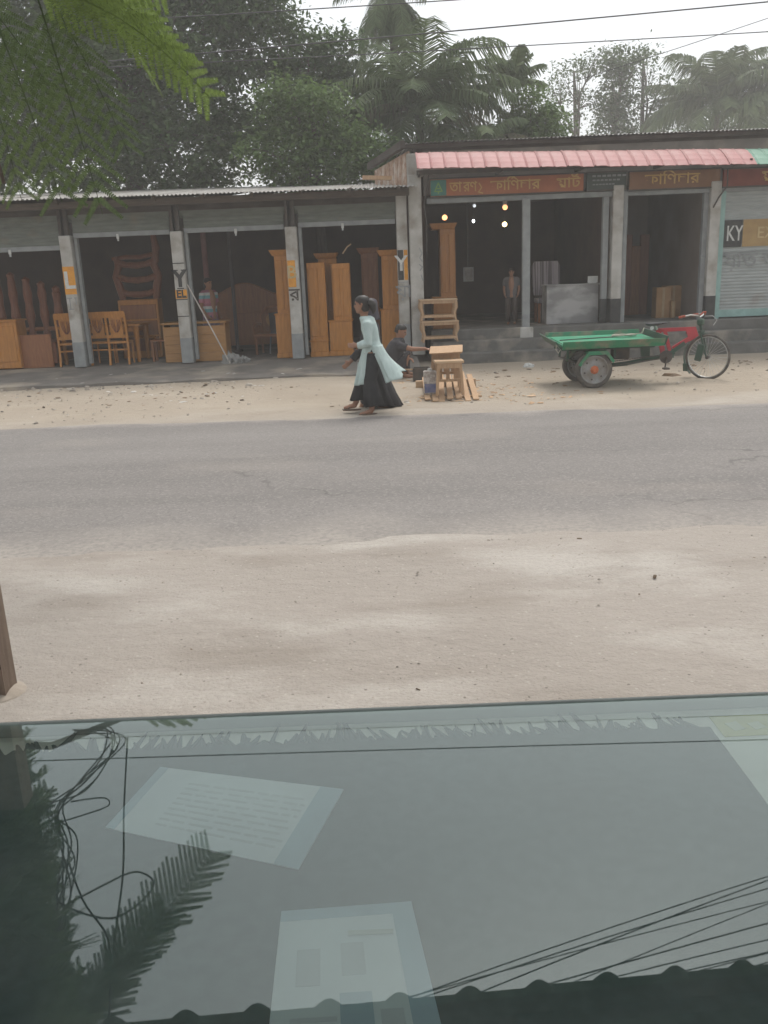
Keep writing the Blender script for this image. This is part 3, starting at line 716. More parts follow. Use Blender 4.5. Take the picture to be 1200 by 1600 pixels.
# --- second woman in black, half hidden behind her
w2 = thing('person', 'woman in long black clothes walking beside and behind the mint tunic', 'person', (-.09, 12.18, -.02))
DARKB = mat('charcoal_cloth', (0.028, 0.027, 0.03), (0.042, 0.04, 0.043), rough=.9, scale=6, stretch=(4, 4, 1))
GREYS = mat('grey_scarf', (0.085, 0.075, 0.09), (0.06, 0.055, 0.066), rough=.9, scale=6)
PALEK = mat('pale_kameez', (0.45, 0.49, 0.475), (0.38, 0.42, 0.41), rough=.9, scale=6, stretch=(4, 4, 1))
def p2(x, y, dy=0.0): return Vector(((x - 588) * .0088, dy, (638 - y) * .0088))
b = MB()
b.tube([p2(588, 505), p2(588, 490), p2(588, 484)], [.06, .048, .048], 12)
b.tube([p2(590, 555), p2(590, 535), p2(590, 515), p2(589, 503), p2(588, 498)], [(.14, .10), (.13, .09), (.16, .10), (.14, .08), (.06, .06)], 14)
for sd_, kn, an in ((-1, (592, 598), (612, 627)), (1, (578, 598), (570, 632))):
    b.tube([p2(590, 555, sd_ * .08), p2(*kn, sd_ * .08), p2(*an, sd_ * .08)], [.085, .055, .038], 10)
    a = p2(*an, sd_ * .08); b.tube([a, a + Vector((-.03, 0, -.035)), a + Vector((-.12, 0, -.055)), a + Vector((-.17, 0, -.058))], [.04, .038, .03, .018], 8)
b.tube([p2(588, 506, -.12), p2(582, 510, -.17), p2(574, 538, -.18), p2(556, 556, -.16)], [.05, .05, .042, .028], 10); add_hand(b, p2(555, 557, -.16), (-.8, 0, -.6), (.2, 1, 0), .165, .5)
b.tube([p2(588, 506, .12), p2(590, 510, .17), p2(592, 540, .18), p2(584, 565, .17)], [.05, .05, .042, .028], 10); add_hand(b, p2(583, 566, .17), (-.3, 0, -1), (-1, 0, 0), .165, .5)
HM, hs = add_head(b, p2(587, 476), .22, math.pi, .05); body2 = finish_body(b, w2); eyes(HM, hs, body2)
b = MB(); b.loft([[(x * 1.13 - .012, y * 1.16, z * 1.08 + .004) for x, y, z in ell((dx, 0, zz * .22), rx, ry)] for zz, rx, ry, dx in ((-.75, .085, .10, -.03), (-.5, .075, .075, -.035), (-.2, .072, .072, -.03), (.1, .080, .074, -.022), (.3, .085, .07, -.014), (.43, .064, .052, -.012), (.5, .02, .02, -.012))])
o = b.build('headscarf', GREYS, w2, smooth=True); o.matrix_local = HM
b = MB(); b.loft([ell(p2(589, 497), .07, .09, 28), ell(p2(590, 504), .11, .175, 28), ell(p2(590, 520), .12, .175, 28), ell(p2(590, 540), .125, .165, 28), ell(p2(590, 560), .155, .19, 28, 0, pleat(8, .02)), ell(p2(590, 585), .19, .21, 28, 0, pleat(8, .05))])
b.tube([p2(588, 506, -.12), p2(582, 512, -.17), p2(574, 538, -.18), p2(559, 553, -.165)], [.06, .066, .060, .055], 12)
b.tube([p2(588, 506, .12), p2(590, 512, .17), p2(592, 540, .18), p2(585, 562, .17)], [.06, .066, .06, .055], 12)
cloth(b, 'tunic', DARKB, w2)
b = MB(); b.loft([ell(p2(590, 560), .14, .17, 48), ell(p2(592, 585), .19, .20, 48, 0, pleat(11, .07)), ell(p2(597, 610), .23, .21, 48, -.05, pleat(11, .12)), ell(p2(602, 628), .265, .23, 48, -.10, pleat(11, .16))], cap=False)
cloth(b, 'skirt', DARKB, w2, th=.006)
b = MB(); b.grid(lambda u, v: (p2(571, 555).x - .05 * v + .08 * u + .02 * math.sin(u * 9) * v - .04, -.17 - .03 * math.sin(u * 7 + v), p2(571, 558).z - .40 * v), 12, 12)
cloth(b, 'scarf_end', PALEK, w2, th=.005)

# --- crouching carpenter
KM = .01115
def p3(x, y, dy=0.0): return Vector(((x - 625) * KM, dy, (590 - y) * KM))
man = thing('person', 'man in dark shirt crouching by the step column and reaching out an arm', 'person', (.42, 15.05, .112))
b = MB()
b.tube([p3(614, 577), p3(612, 562), p3(615, 545), p3(619, 536), p3(621, 531)], [(.11, .13), (.10, .125), (.11, .14), (.09, .12), (.052, .052)], 16)
b.tube([p3(620, 535), p3(622, 527)], [.05, .048], 10)
for sd_, kn, an in ((-1, (633, 559), (626, 584)), (1, (637, 556), (632, 583))):
    b.tube([p3(614, 575, sd_ * .09), p3(*kn, sd_ * .14), p3(*an, sd_ * .12)], [.085, .062, .042], 12)
    a = p3(*an, sd_ * .12); b.tube([a, a + Vector((.03, 0, -.04)), a + Vector((.12, 0, -.05)), a + Vector((.18, 0, -.052))], [.045, .04, .032, .02], 10)
b.tube([p3(619, 536, -.13), p3(621, 541, -.19), p3(640, 546, -.26), p3(660, 546, -.30)], [.052, .052, .042, .030], 12); add_hand(b, p3(660, 546, -.30), (1, -.1, -.12), (0, 0, -1), .18, .4)
b.tube([p3(617, 538, .13), p3(618, 545, .18), p3(624, 560, .1), p3(632, 560, -.08)], [.052, .05, .042, .03], 12); add_hand(b, p3(632, 560, -.08), (1, -.4, -.3), (0, 0, -1), .18, .8)
HM, hs = add_head(b, p3(624, 520.5), .235, -.25, .35); bm_ = finish_body(b, man); eyes(HM, hs, bm_)
o = MB(); o.loft([[(x, y, z) for x, y, z in ell((dx, 0, zz * .235), rx, ry)] for zz, rx, ry, dx in ((-.15, .06, .074, -.045), (.05, .078, .082, -.030), (.20, .096, .085, -.012), (.34, .096, .080, -.008), (.46, .072, .058, -.01), (.54, .03, .03, -.01))])
h_ = o.build('hair', HAIR, bm_, smooth=True); h_.matrix_local = HM
b = MB(); b.loft([[(p.x, p.y, p.z) for p in [Vector(q) for q in ell(p3(x, y), rx, ry, 24)]] for x, y, rx, ry in ((613, 580, .16, .18), (611, 566, .155, .185), (612.5, 550, .170, .20), (617, 540, .155, .20), (619, 534, .12, .17), (620.5, 529.5, .075, .085))])
b.tube([p3(619, 537, -.12), p3(621, 541, -.19), p3(632, 544.5, -.235)], [.072, .074, .070], 12); b.tube([p3(617, 538, .12), p3(618, 545, .18), p3(622, 556, .12)], [.085, .085, .078], 12)
cloth(b, 'shirt', mat('dark_shirt', (0.035, 0.032, 0.036), (0.05, 0.046, 0.05), rough=.9), man, vox=.013)
b = MB()
for sd_, kn, an in ((-1, (633, 559), (626, 584)), (1, (637, 556), (632, 583))):
    b.tube([p3(612, 576, sd_ * .07), p3(*kn, sd_ * .14) + Vector((-.0, 0, .0)), p3(an[0], an[1] - 4, sd_ * .12)], [.115, .085, .062], 14)
b.tube([p3(610, 579, -.1), p3(610, 579, .1)], [.13, .13], 12)
cloth(b, 'trousers', mat('grey_trousers', (0.06, 0.055, 0.058), rough=.9), man, vox=.014)
# low stool he sits on
ls = thing('low_stool', 'small low wooden stool under the crouching man', 'stool', (.28, 15.05, .112))
MB().box((0, 0, .085), (.26, .22, .03), bev=.004).build('seat', W_pale, ls)
for a in (-1, 1):
    for c in (-1, 1): MB().box((a * .10, c * .08, .035), (.035, .035, .07)).build('leg', W_pale, ls)

# --- people standing inside
def standing(label, loc, h, shirt, lower, face, skirt=False):
    t = thing('person', label, 'person', loc, face); k = h / 1.68
    V3 = lambda x, y, z: Vector((x * k, y * k, z * k)); b = MB()
    b.tube([V3(0, 0, .82), V3(0, 0, 1.0), V3(.01, 0, 1.25), V3(0, 0, 1.40), V3(0, 0, 1.45), V3(.005, 0, 1.52)], [(.13 * k, .16 * k), (.11 * k, .14 * k), (.12 * k, .17 * k), (.09 * k, .14 * k), (.055 * k, .06 * k), .05 * k], 14)
    for s in (-1, 1):
        b.tube([V3(0, s * .09, .86), V3(.01, s * .10, .48), V3(0, s * .10, .07)], [.085 * k, .06 * k, .04 * k], 10)
        b.tube([V3(-.02, s * .10, .05), V3(.06, s * .10, .04), V3(.16, s * .11, .025)], [.04 * k, .038 * k, .022 * k], 8)
        b.tube([V3(0, s * .12, 1.38), V3(0, s * .19, 1.35), V3(-.02, s * .23, 1.07), V3(.10, s * .20, .90)], [.05 * k, .052 * k, .042 * k, .03 * k], 10)
        add_hand(b, V3(.10, s * .20, .90), (.7, -s * .2, -.6), (0, -s, 0), .17 * k, .6)
    HM, hs = add_head(b, V3(.01, 0, 1.575), .225 * k, 0, .05); bo = finish_body(b, t, vox=.011); eyes(HM, hs, bo); hair_cap(HM, hs, bo)
    b = MB(); b.loft([ell(V3(0, 0, z), rx * k, ry * k, 20) for z, rx, ry in ((.80, .15, .19), (1.0, .135, .175), (1.25, .14, .20), (1.38, .115, .18), (1.44, .07, .09))])
    for s in (-1, 1): b.tube([V3(0, s * .12, 1.385), V3(0, s * .19, 1.35), V3(-.012, s * .215, 1.17)], [.068 * k, .07 * k, .066 * k], 12)
    cloth(b, 'shirt', shirt, t, vox=.013)
    b = MB()
    if skirt: b.loft([ell(V3(0, 0, z), rx * k, ry * k, 24, 0, pleat(7, .04)) for z, rx, ry in ((.90, .14, .18), (.6, .17, .2), (.2, .18, .21), (.12, .18, .21))])
    else:
        for s in (-1, 1): b.tube([V3(0, s * .08, .9), V3(.01, s * .1, .5), V3(0, s * .1, .09)], [.11 * k, .085 * k, .07 * k], 12)
    cloth(b, 'lower_garment', lower, t); return t
STRIPE = bpy.data.materials.new('striped_cotton'); STRIPE.use_nodes = True
def stripes():
    n = STRIPE.node_tree.nodes; l = STRIPE.node_tree.links; b = n['Principled BSDF']; tc = n.new('ShaderNodeTexCoord'); s = n.new('ShaderNodeSeparateXYZ'); l.new(tc.outputs['Object'], s.inputs[0])
    m = n.new('ShaderNodeMath'); m.operation = 'MULTIPLY'; m.inputs[1].default_value = 3.6; l.new(s.outputs[2], m.inputs[0]); f = n.new('ShaderNodeMath'); f.operation = 'FRACT'; l.new(m.outputs[0], f.inputs[0])
    r = n.new('ShaderNodeValToRGB'); r.color_ramp.interpolation = 'CONSTANT'; e = r.color_ramp.elements
    e[0].position = 0; e[0].color = (.40, .16, .20, 1); e[1].position = .35; e[1].color = (.16, .33, .36, 1)
    for p, c in ((.6, (.50, .50, .48, 1)), (.8, (.30, .12, .16, 1))): x = e.new(p); x.color = c
    l.new(f.outputs[0], r.inputs[0]); l.new(r.outputs[0], b.inputs['Base Color']); b.inputs['Roughness'].default_value = .9
stripes()
standing('man in striped pink and teal shirt standing behind the wooden desk', (-3.50, 18.75, .285), 1.62, STRIPE, mat('checked_lungi', (.22, .17, .22), (.12, .09, .13), scale=12), R(-35), True)
standing('child standing in the dark doorway of the right shop behind the thin post', (2.80, 18.3, .738), 1.12, mat('pale_shirt', (.13, .12, .12)), mat('brown_trousers', (.08, .06, .05)), R(-100))
# ------------------------------------------------------------------ cargo tricycle
GREEN = mat('green_enamel', (0.025, 0.20, 0.095), (0.02, 0.165, 0.08), rough=.45, scale=5, dirt=(.21, .19, .13), dscale=5, dlo=.48, dhi=.72)
GREENT = mat('green_bed', (0.02, 0.27, 0.14), (0.018, 0.22, 0.115), rough=.55, scale=4, dirt=(.13, .25, .15), dscale=6, dlo=.5, dhi=.75)
DKGREEN = mat('dark_green_enamel', (0.035, 0.085, 0.055), (0.045, 0.07, 0.05), rough=.55, scale=6)
REDP = mat('red_enamel', (0.42, 0.035, 0.045), (0.34, 0.03, 0.04), rough=.45, scale=6)
RUBBER = mat('rubber', (0.05, 0.047, 0.044), (0.16, 0.138, 0.115), rough=.9, scale=7)
RIM = mat('grey_rim', (0.29, 0.29, 0.285), (0.19, 0.165, 0.14), rough=.6, scale=7)
CHROME = mat('chrome', (0.55, 0.55, 0.53), (0.4, 0.39, 0.37), rough=.3, metal=.9, scale=9)
ORANGE = mat('orange_hub', (0.58, 0.15, 0.05), rough=.5)
ROPE = mat('rope', (0.42, 0.40, 0.33), (0.32, 0.30, 0.24), rough=.95, scale=30)
van = thing('cargo_tricycle', 'green flatbed cargo tricycle with red frame parked before the steps', 'tricycle', (3.24, 13.14, .055), R(1.5))
# local: x forward from rear axle, y across (near side negative)
XB0, XB1, YB0, YB1, ZB = -.50, 1.02, -.14, .98, .66
MB().box(((XB0 + XB1) / 2, (YB0 + YB1) / 2, ZB - .02), (XB1 - XB0 - .02, YB1 - YB0 - .02, .03)).build('bed', GREENT, van)
for i in range(5):   # planks of the bed
    yy = YB0 + .1 + i * .2
    MB().box(((XB0 + XB1) / 2, yy, ZB + .001), (XB1 - XB0 - .06, .194, .014), bev=.003).build('bed_plank', GREENT, van)
def rail(p, q, z0, z1, flare): 
    b = MB(); d = (Vector(q) - Vector(p)).normalized(); nrm = Vector((d.y, -d.x, 0))
    P_, Q_ = Vector(p), Vector(q); vs = []
    for s, o, z in ((0, 0, z0), (0, .03, z0), (0, flare + .03, z1), (0, flare, z1)): pass
    rings = []
    for e in (P_, Q_): rings.append([e + nrm * o + Vector((0, 0, z)) for o, z in ((0, z0), (.025, z0), (flare + .025, z1), (flare, z1))])
    return b.loft(rings)
rail((XB0, YB0, 0), (XB1, YB0, 0), ZB - .06, ZB + .055, .045).build('side_rail', GREEN, van)
rail((XB1, YB1, 0), (XB0, YB1, 0), ZB - .06, ZB + .055, .045).build('side_rail', GREEN, van)
rail((XB1, YB0, 0), (XB1, YB1, 0), ZB - .06, ZB + .075, .05).build('end_rail', DKGREEN, van)
rail((XB0, YB1, 0), (XB0, YB0, 0), ZB - .06, ZB + .055, .09).build('end_rail', DKGREEN, van)
fr = MB()
for y in (.12, .60): fr.bar((XB0 + .05, y, ZB - .075), (XB1 - .05, y, ZB - .075), .04, .06)
for x in (-.42, -.1, .3, .7, .98): fr.bar((x, YB0 + .04, ZB - .055), (x, YB1 - .04, ZB - .055), .03, .03)
fr.build('chassis', DKGREEN, van)
# leaf springs and axle
MB().tube([(0, -.02, .265), (0, .74, .265)], .025, 10).build('axle', M_steel, van)
for y in (.10, .62):
    s_ = MB()
    for k in range(3): s_.tube([(-.38 + k * .08, y, .43 - k * .03), (-.15, y, .36 - k * .035), (0, y, .33 - k * .035), (.15, y, .36 - k * .035), (.38 - k * .08, y, .43 - k * .03)], [(.025, .008)] * 5, 6)
    s_.build('leaf_spring', M_steel, van)
    MB().bar((-.36, y, .43), (-.36, y, .60), .03, .03).bar((.36, y, .43), (.36, y, .60), .03, .03).build('spring_hanger', DKGREEN, van)
# rear wheels
def rear_wheel(y, yaw=0):
    w = thing('rear_wheel', '', ''); del w['label']; del w['category']; w.parent = van; w.location = (0, y, .276); w.scale = (1.05, 1, 1.05); w.rotation_euler = (0, 0, yaw)
    MB().lathe([(.195, -.055), (.235, -.070), (.256, -.058), (.264, -.03), (.266, 0), (.264, .03), (.256, .058), (.235, .070), (.195, .055)], (0, 0, 0), 'Y', 40, caps=False).build('tyre', RUBBER, w, smooth=True)
    MB().lathe([(.205, -.050), (.200, -.062), (.185, -.058), (.178, -.030), (.12, -.034), (.085, -.048), (.05, -.050), (.002, -.050)], (0, 0, 0), 'Y', 40, caps=False).build('rim', RIM, w, smooth=True)
    MB().lathe([(.205, .050), (.200, .062), (.17, .03), (.002, .03)], (0, 0, 0), 'Y', 30, caps=False).build('rim', RIM, w, smooth=True)
    for k in range(6):
        a = math.pi * 2 * k / 6 + .3
        MB().lathe([(.013, -.006), (.013, .0)], (.142 * math.cos(a), -.033, .142 * math.sin(a)), 'Y', 10).build('rim_hole', M_steel, w)
    MB().lathe([(.060, -.049), (.062, -.060), (.045, -.072), (.03, -.095), (.002, -.098)], (0, 0, 0), 'Y', 8, caps=False).build('hub', ORANGE, w)
    return w
rear_wheel(-.045); rear_wheel(.765)
def fender(y):
    b = MB(); pts = [(-.25, .36), (-.10, .555), (.18, .555), (.30, .40)]
    o = [(x, z) for x, z in pts] + [(x * .93, z - .012) for x, z in reversed(pts)]
    b.prism(o, (y - .085, y + .075)); b.prism([(-.25, .36), (-.10, .555), (.18, .555), (.30, .40), (.27, .37), (.165, .50), (-.085, .50), (-.215, .335)], (y - .088, y - .082)); return b
fender(-.045).build('fender', GREEN, van); fender(.765).build('fender', GREEN, van)
for o in list(van.children):     # the bed leans a little towards the road
    if o.name.split('.')[0] in ('bed', 'bed_plank', 'side_rail', 'end_rail'):
        Mt = Matrix.Translation((0, YB0, ZB)) @ Matrix.Rotation(R(2.8), 4, 'X') @ Matrix.Translation((0, -YB0, -ZB)); o.matrix_local = Mt
# gearing box and drive chain under the bed, backbone to the pedal crank
MB().box((.52, .36, .48), (.24, .22, .20), bev=.015).build('gear_box', M_steel, van)
MB().tube([(.26, .36, .28), (.60, .36, .30), (1.10, .36, .375), (1.37, .36, .44)], [.03, .032, .034, .03], 8).build('backbone', DKGREEN, van)
MB().prism([(.82, .63), (.98, .63), (.98, .40), (1.36, .44), (1.36, .36), (.86, .33)], (.34, .38)).build('side_plate', DKGREEN, van)
ch = MB()
for k in range(30):
    t = k / 30; ch.box((.02 + t * 1.16, .24, .255 + t * .115), (.032, .012, .016), rot=(0, -.1, 0)); ch.box((.02 + t * 1.16, .24, .325 + t * .10), (.032, .012, .016), rot=(0, -.09, 0))
stuff(ch.build('chain', M_steel, van))
MB().lathe([(.10, -.003), (.10, .003)], (1.20, .24, .39), 'Y', 28).build('chainwheel', M_steel, van)
for s, y in ((-1, .21), (1, .48)):
    MB().bar((1.20, y, .39), (1.20 - .02 * s * -1, y, .39 + .17 * s), .016, .022).build('crank', M_steel, van)
    MB().box((1.20 + .02 * s, y - .05 * (-s if False else 1) * (1 if s < 0 else -1), .39 + .17 * s), (.09, .10, .028), bev=.006).build('pedal', M_steel, van)
# red frame
fb = MB()
st0, st1 = (1.10, .36, .80), (1.20, .36, .40); hd0, hd1 = (1.66, .36, .82), (1.72, .36, .66)
fb.bar(st0, st1, .036, .07); fb.bar((1.10, .36, .79), (1.66, .36, .79), .036, .055); fb.bar((1.34, .36, .50), (1.69, .36, .70), .036, .06); fb.bar((1.20, .36, .79), (1.31, .36, .42), .036, .05)
fb.prism([(1.52, .80), (1.68, .82), (1.73, .68), (1.60, .60)], (.343, .377)); fb.build('frame', REDP, van)
MB().bar((1.22, .36, .38), (1.52, .36, .58), .05, .06).build('lower_tube', DKGREEN, van)
# saddle
sdl = MB().loft([ell((1.02 + x, .36, z), rx, ry, 16) for x, z, rx, ry in ((0, .862, .10, .07), (0, .885, .13, .085), (.01, .905, .12, .075))]); sdl.tube([(1.08, .36, .885), (1.19, .36, .895), (1.24, .36, .89)], [(.04, .02), (.028, .018), (.018, .014)], 8)
sdl.build('saddle', mat('black_saddle', (.03, .03, .032), rough=.4), van, smooth=True)
MB().tube([(1.08, .36, .80), (1.06, .36, .87)], .016, 8).build('seat_post', CHROME, van)
MB().lathe([(.03, -.008), (.002, .008)], (.98, .30, .83), 'Y', 10).build('reflector', M_whitep, van)
# front fork, wheel and handlebar turned towards the viewer
fk = thing('front_fork', '', ''); del fk['label']; del fk['category']; fk.parent = van; fk.location = (1.90, .36, 0); fk.rotation_euler = (0, 0, R(-42))
FR = .345
def fp(x, y, z): return (x, y, z)
f_ = MB()
for y in (-.055, .055): f_.tube([fp(-.12, y, .74), fp(-.07, y, .55), fp(-.005, y, FR + .01)], [.018, .016, .012], 8)
f_.tube([fp(-.16, 0, .93), fp(-.115, 0, .70)], .022, 10); f_.bar(fp(-.12, -.07, .735), fp(-.12, .07, .735), .05, .03); f_.build('fork_blade', DKGREEN, fk)
tb = MB(); n = 48
tb.tube([(FR * .965 * math.cos(2 * math.pi * k / n), 0, FR + FR * .965 * math.sin(2 * math.pi * k / n)) for k in range(n + 1)], .019, 8, cap=False); tb.build('tyre', RUBBER, fk, smooth=True)
tb = MB(); tb.tube([(FR * .90 * math.cos(2 * math.pi * k / n), 0, FR + FR * .90 * math.sin(2 * math.pi * k / n)) for k in range(n + 1)], [(.016, .009)] * (n + 1), 6, cap=False); tb.build('rim', CHROME, fk, smooth=True)
for k in range(32):
    a = 2 * math.pi * k / 32; y = .028 * (1 if k % 2 else -1)
    MB().tube([(.02 * math.cos(a + .6), y, FR + .02 * math.sin(a + .6)), (FR * .88 * math.cos(a), 0, FR + FR * .88 * math.sin(a))], .0022, 4).build('spoke', CHROME, fk)
MB().lathe([(.012, -.05), (.03, -.035), (.02, -.02), (.02, .02), (.03, .035), (.012, .05)], (0, 0, FR), 'Y', 14).build('hub', M_steel, fk)
mg = MB(); rows = []
for k in range(19):
    a = R(95 + k * 130 / 18); r = FR + .028
    rows.append([(r * math.cos(a) * q, y, FR + r * math.sin(a) * q) for q, y in ((1, -.034), (1.012, 0), (1, .034), (.985, .034), (.995, 0), (.985, -.034))])
mg.loft(rows); mg.build('mudguard', DKGREEN, fk)
MB().prism([(-.365, .12), (-.30, .12), (-.31, .24), (-.375, .24)], (-.04, .04)).build('mud_flap', DKGREEN, fk)
MB().box((-.10, -.09, .42), (.10, .05, .26), bev=.01, rot=(0, .2, 0)).build('brake_gear', DKGREEN, fk)
hbm = MB().tube([(-.30, -.27, .98), (-.20, -.25, 1.00), (-.15, -.12, .985), (-.16, 0, .95), (-.15, .12, .985), (-.20, .25, 1.00), (-.30, .27, .98)], .012, 8); hbm.build('handlebar', CHROME, fk)
for y in (-.27, .27): MB().tube([(-.38, y * 1.02, .965), (-.28, y, .985)], .018, 8).build('grip', mat('red_grip', (.40, .09, .05)), fk)
MB().tube([(-.12, -.10, .99), (-.09, -.05, 1.03), (-.09, .05, 1.03), (-.12, .10, .99)], .012, 8).build('bell_guard', mat('red_grip', (.40, .09, .05)), fk)
MB().tube([(-.14, .16, .96), (-.03, .2, .96), (.04, .2, .90), (.0, .16, .82)], .006, 6).build('brake_rod', CHROME, fk)
MB().box((-.14, 0, .88), (.09, .12, .10), bev=.02).build('lamp_housing', DKGREEN, fk)
# rope lying on the bed
def coil(name, label, c, turns, r0, m, rad=.008, seed=1, zj=.012, tail=None, cat='rope'):
    rn = random.Random(seed); pts = []
    for k in range(turns * 14):
        t = 2 * math.pi * k / 14; r = r0 * (1 + .25 * math.sin(t * .37 + seed)) * rn.uniform(.92, 1.08)
        pts.append((c[0] + r * 1.5 * math.cos(t), c[1] + r * math.sin(t), c[2] + rad + abs(zj * math.sin(t * 1.7)) + zj * k / (turns * 14)))
    if tail: pts += tail
    o = MB().tube(pts, rad, 6).build(name, m, smooth=True); return tag(o, label, cat)
coil('rope', 'pale coiled rope lying on the green tricycle bed', (3.84, 13.66, .762), 5, .10, ROPE, tail=[(4.1, 13.55, .81), (4.14, 13.62, .88), (4.12, 13.7, .80)])
tag(MB().tube([(2.80, 13.46, .754), (3.0, 13.47, .762), (3.25, 13.55, .760), (3.45, 13.56, .764), (3.66, 13.62, .764)], .008, 6).build('strap', M_steel), 'dark strap lying along the green tricycle bed', 'strap')
tag(MB().tube([(2.705, 13.06, .69), (2.66, 13.02, .72), (2.65, 13.0, .66), (2.69, 13.01, .60), (2.72, 13.0, .66), (2.69, 13.02, .72), (2.70, 13.06, .70)], .008, 6).build('rope', ROPE), 'loop of pale rope hanging from the rear corner of the tricycle', 'rope')

# ------------------------------------------------------------------ furniture
def chair(label, loc, rz, group='dining chairs in the second bay'):
    t = thing('dining_chair', label, 'chair', loc, rz, group); w, d = .42, .40
    MB().box((0, 0, .44), (w, d, .045), bev=.008).build('seat', W_honey, t)
    for s in (-1, 1):
        MB().tube([(s * .19, d / 2 - .03, 0), (s * .19, d / 2 - .03, .42)], [.018, .024], 8).build('leg', W_honey, t)
        MB().loft([[(s * .19 + a * .02, y + c * .02, z) for a, c in ((-1, -1), (1, -1), (1, 1), (-1, 1))] for y, z in ((-.25, 0), (-.20, .25), (-.19, .45), (-.21, .75), (-.27, 1.02))]).build('back_leg', W_honey, t)
    MB().loft([[(x, y + c, z) for x, c in zip((-.20, .20, .20, -.20), (-.012, -.012, .012, .012))] for y, z in ((-.255, .93), (-.272, 1.03), (-.28, 1.055))]).build('top_rail', W_honey, t)
    MB().box((0, -.197, .56), (.36, .022, .06)).build('lower_rail', W_honey, t)
    sp = MB().loft([[(-.115 - .01, y - .008, z), (.115 + .01, y - .008, z), (.125, y + .008, z), (-.125, y + .008, z)] for y, z in ((-.20, .58), (-.21, .75), (-.245, .93))]); bs = sp.build('back_splat', W_honey, t)
    cv = MB()
    for s in (-1, 1):
        for k in range(3):
            cv.tube([(s * (.02 + .028 * k), -.242, .90), (s * (.035 + .028 * k), -.235, .82), (s * (.015 + .025 * k), -.225, .72), (s * .02, -.218, .64)], .007, 5)
    cv.lathe([(.02, -.2335), (.012, -.245), (.002, -.246)], (0, 0, .66), 'Y', 8, caps=False)
    cv.build('carving', W_red, bs); MB().box((0, -.21, .30), (.36, .02, .03)).build('stretcher', W_honey, t); return t
chair('honey wood dining chair left of the orange L column, seen from behind', (-6.24, 17.98, .285), R(4))
chair('honey wood dining chair just right of the orange L column, partly hidden by it', (-5.60, 18.05, .285), R(-3))
chair('honey wood dining chair seen from behind, middle of the second bay', (-5.22, 17.95, .285), R(2))
tb_ = thing('dining_table', 'honey wood dining table behind the carved chairs', 'table', (-5.72, 18.62, .285))
MB().box((0, 0, .75), (1.72, .9, .045), bev=.01).build('table_top', W_honey, tb_); MB().box((0, 0, .67), (1.5, .76, .10)).build('apron', W_honey, tb_)
for a in (-1, 1):
    for c in (-1, 1): MB().loft([ell((a * .76, c * .38, z), r, r, 12) for z, r in ((0, .035), (.1, .05), (.2, .04), (.55, .055), (.62, .06), (.73, .06))]).build('leg', W_honey, tb_)
chair('honey wood dining chair behind the table at the right of the second bay', (-5.0, 19.35, .285), R(176))
# cabinets standing on end
def wardrobe(label, loc, w, d, h, m, rz=0, base_h=.85, step=.05, crown=True, group=None):
    t = thing('wardrobe', label, 'wardrobe', loc, rz, group)
    MB().box((0, 0, .05), (w + .03, d + .03, .10), bev=.01).build('plinth', m, t)
    MB().box((0, 0, base_h / 2 + .05), (w, d, base_h - .1), bev=.006).build('base_section', m, t)
    MB().box((0, 0, base_h + .012), (w + .04, d + .04, .028), bev=.006).build('ledge', m, t)
    up = MB().box((step / 2, .02, base_h + (h - base_h) / 2 - .04), (w - step, d - .06, h - base_h - .12), bev=.006).build('upper_section', m, t)
    n = 2 if w > .34 else 1
    for i in range(n):
        MB().box((step / 2 - (w - step) / 2 + (i + .5) * (w - step) / n, -(d - .06) / 2 + .02 - .006, base_h + (h - base_h) / 2 - .05), ((w - step) / n - .05, .02, h - base_h - .30), bev=.008).build('panel', m, up)
    if crown:
        MB().loft([[(a * (w / 2 + o), c * (d / 2 + o), z) for a, c in ((-1, -1), (1, -1), (1, 1), (-1, 1))] for o, z in ((-.02, h - .11), (.0, h - .08), (.03, h - .02), (.04, h))]).build('cornice', m, t)
    return t
wardrobe('narrow honey wood wardrobe standing left of the third whitewashed column', (-1.82, 18.0, .285), .40, .5, 2.10, W_honey, R(0))
wardrobe('honey wood wardrobe with flat top, left one of the pair in the fourth bay', (-1.16, 17.95, .285), .36, .5, 1.93, W_honey, 0, base_h=.30, step=.0, crown=False)
wardrobe('honey wood wardrobe with stepped side, right one of the pair in the fourth bay', (-.72, 17.99, .285), .46, .5, 1.90, W_honey, 0, base_h=.68, step=.10, crown=False)
wardrobe('tall wardrobe behind the pair in the fourth bay with its cornice showing', (-.98, 18.62, .285), .42, .5, 2.02, W_honey, 0)
wardrobe('honey wood wardrobe at the right end of the fourth bay', (.30, 18.1, .285), .40, .5, 2.02, W_honey, 0)
wardrobe('dark wardrobe deep inside beside the right end wardrobe', (-.12, 18.95, .285), .40, .5, 2.10, W_dark, 0)
wardrobe('tall flat brown wardrobe just inside the right shop beside the stacked tables', (1.38, 18.0, .738), .46, .55, 2.02, wood('brown_varnish', (0.34, 0.15, 0.04), (0.27, 0.11, 0.03)), 0, base_h=.60, step=.16)
tag(MB().tube([(-.62, 18.0, 2.27), (-.52, 18.0, 2.40), (-.44, 18.0, 2.45)], .016, 6).build('timber_strip', W_paleh), 'thin bent timber strip lying on top of the paired wardrobes', 'timber')
# desk of horizontal boards
dk = thing('desk', 'plain wooden desk with boarded front behind the Y column', 'desk', (-3.66, 17.98, .285))
for i in range(4): MB().box((0, -.27, .09 + i * .175), (1.24, .022, .172), bev=.003).build('board', W_desk, dk)
MB().box((0, 0, .765), (1.32, .62, .035), bev=.006).build('desk_top', W_desk, dk)
for s in (-1, 1): MB().box((s * .61, .015, .375), (.03, .54, .745)).build('side_panel', W_desk, dk)
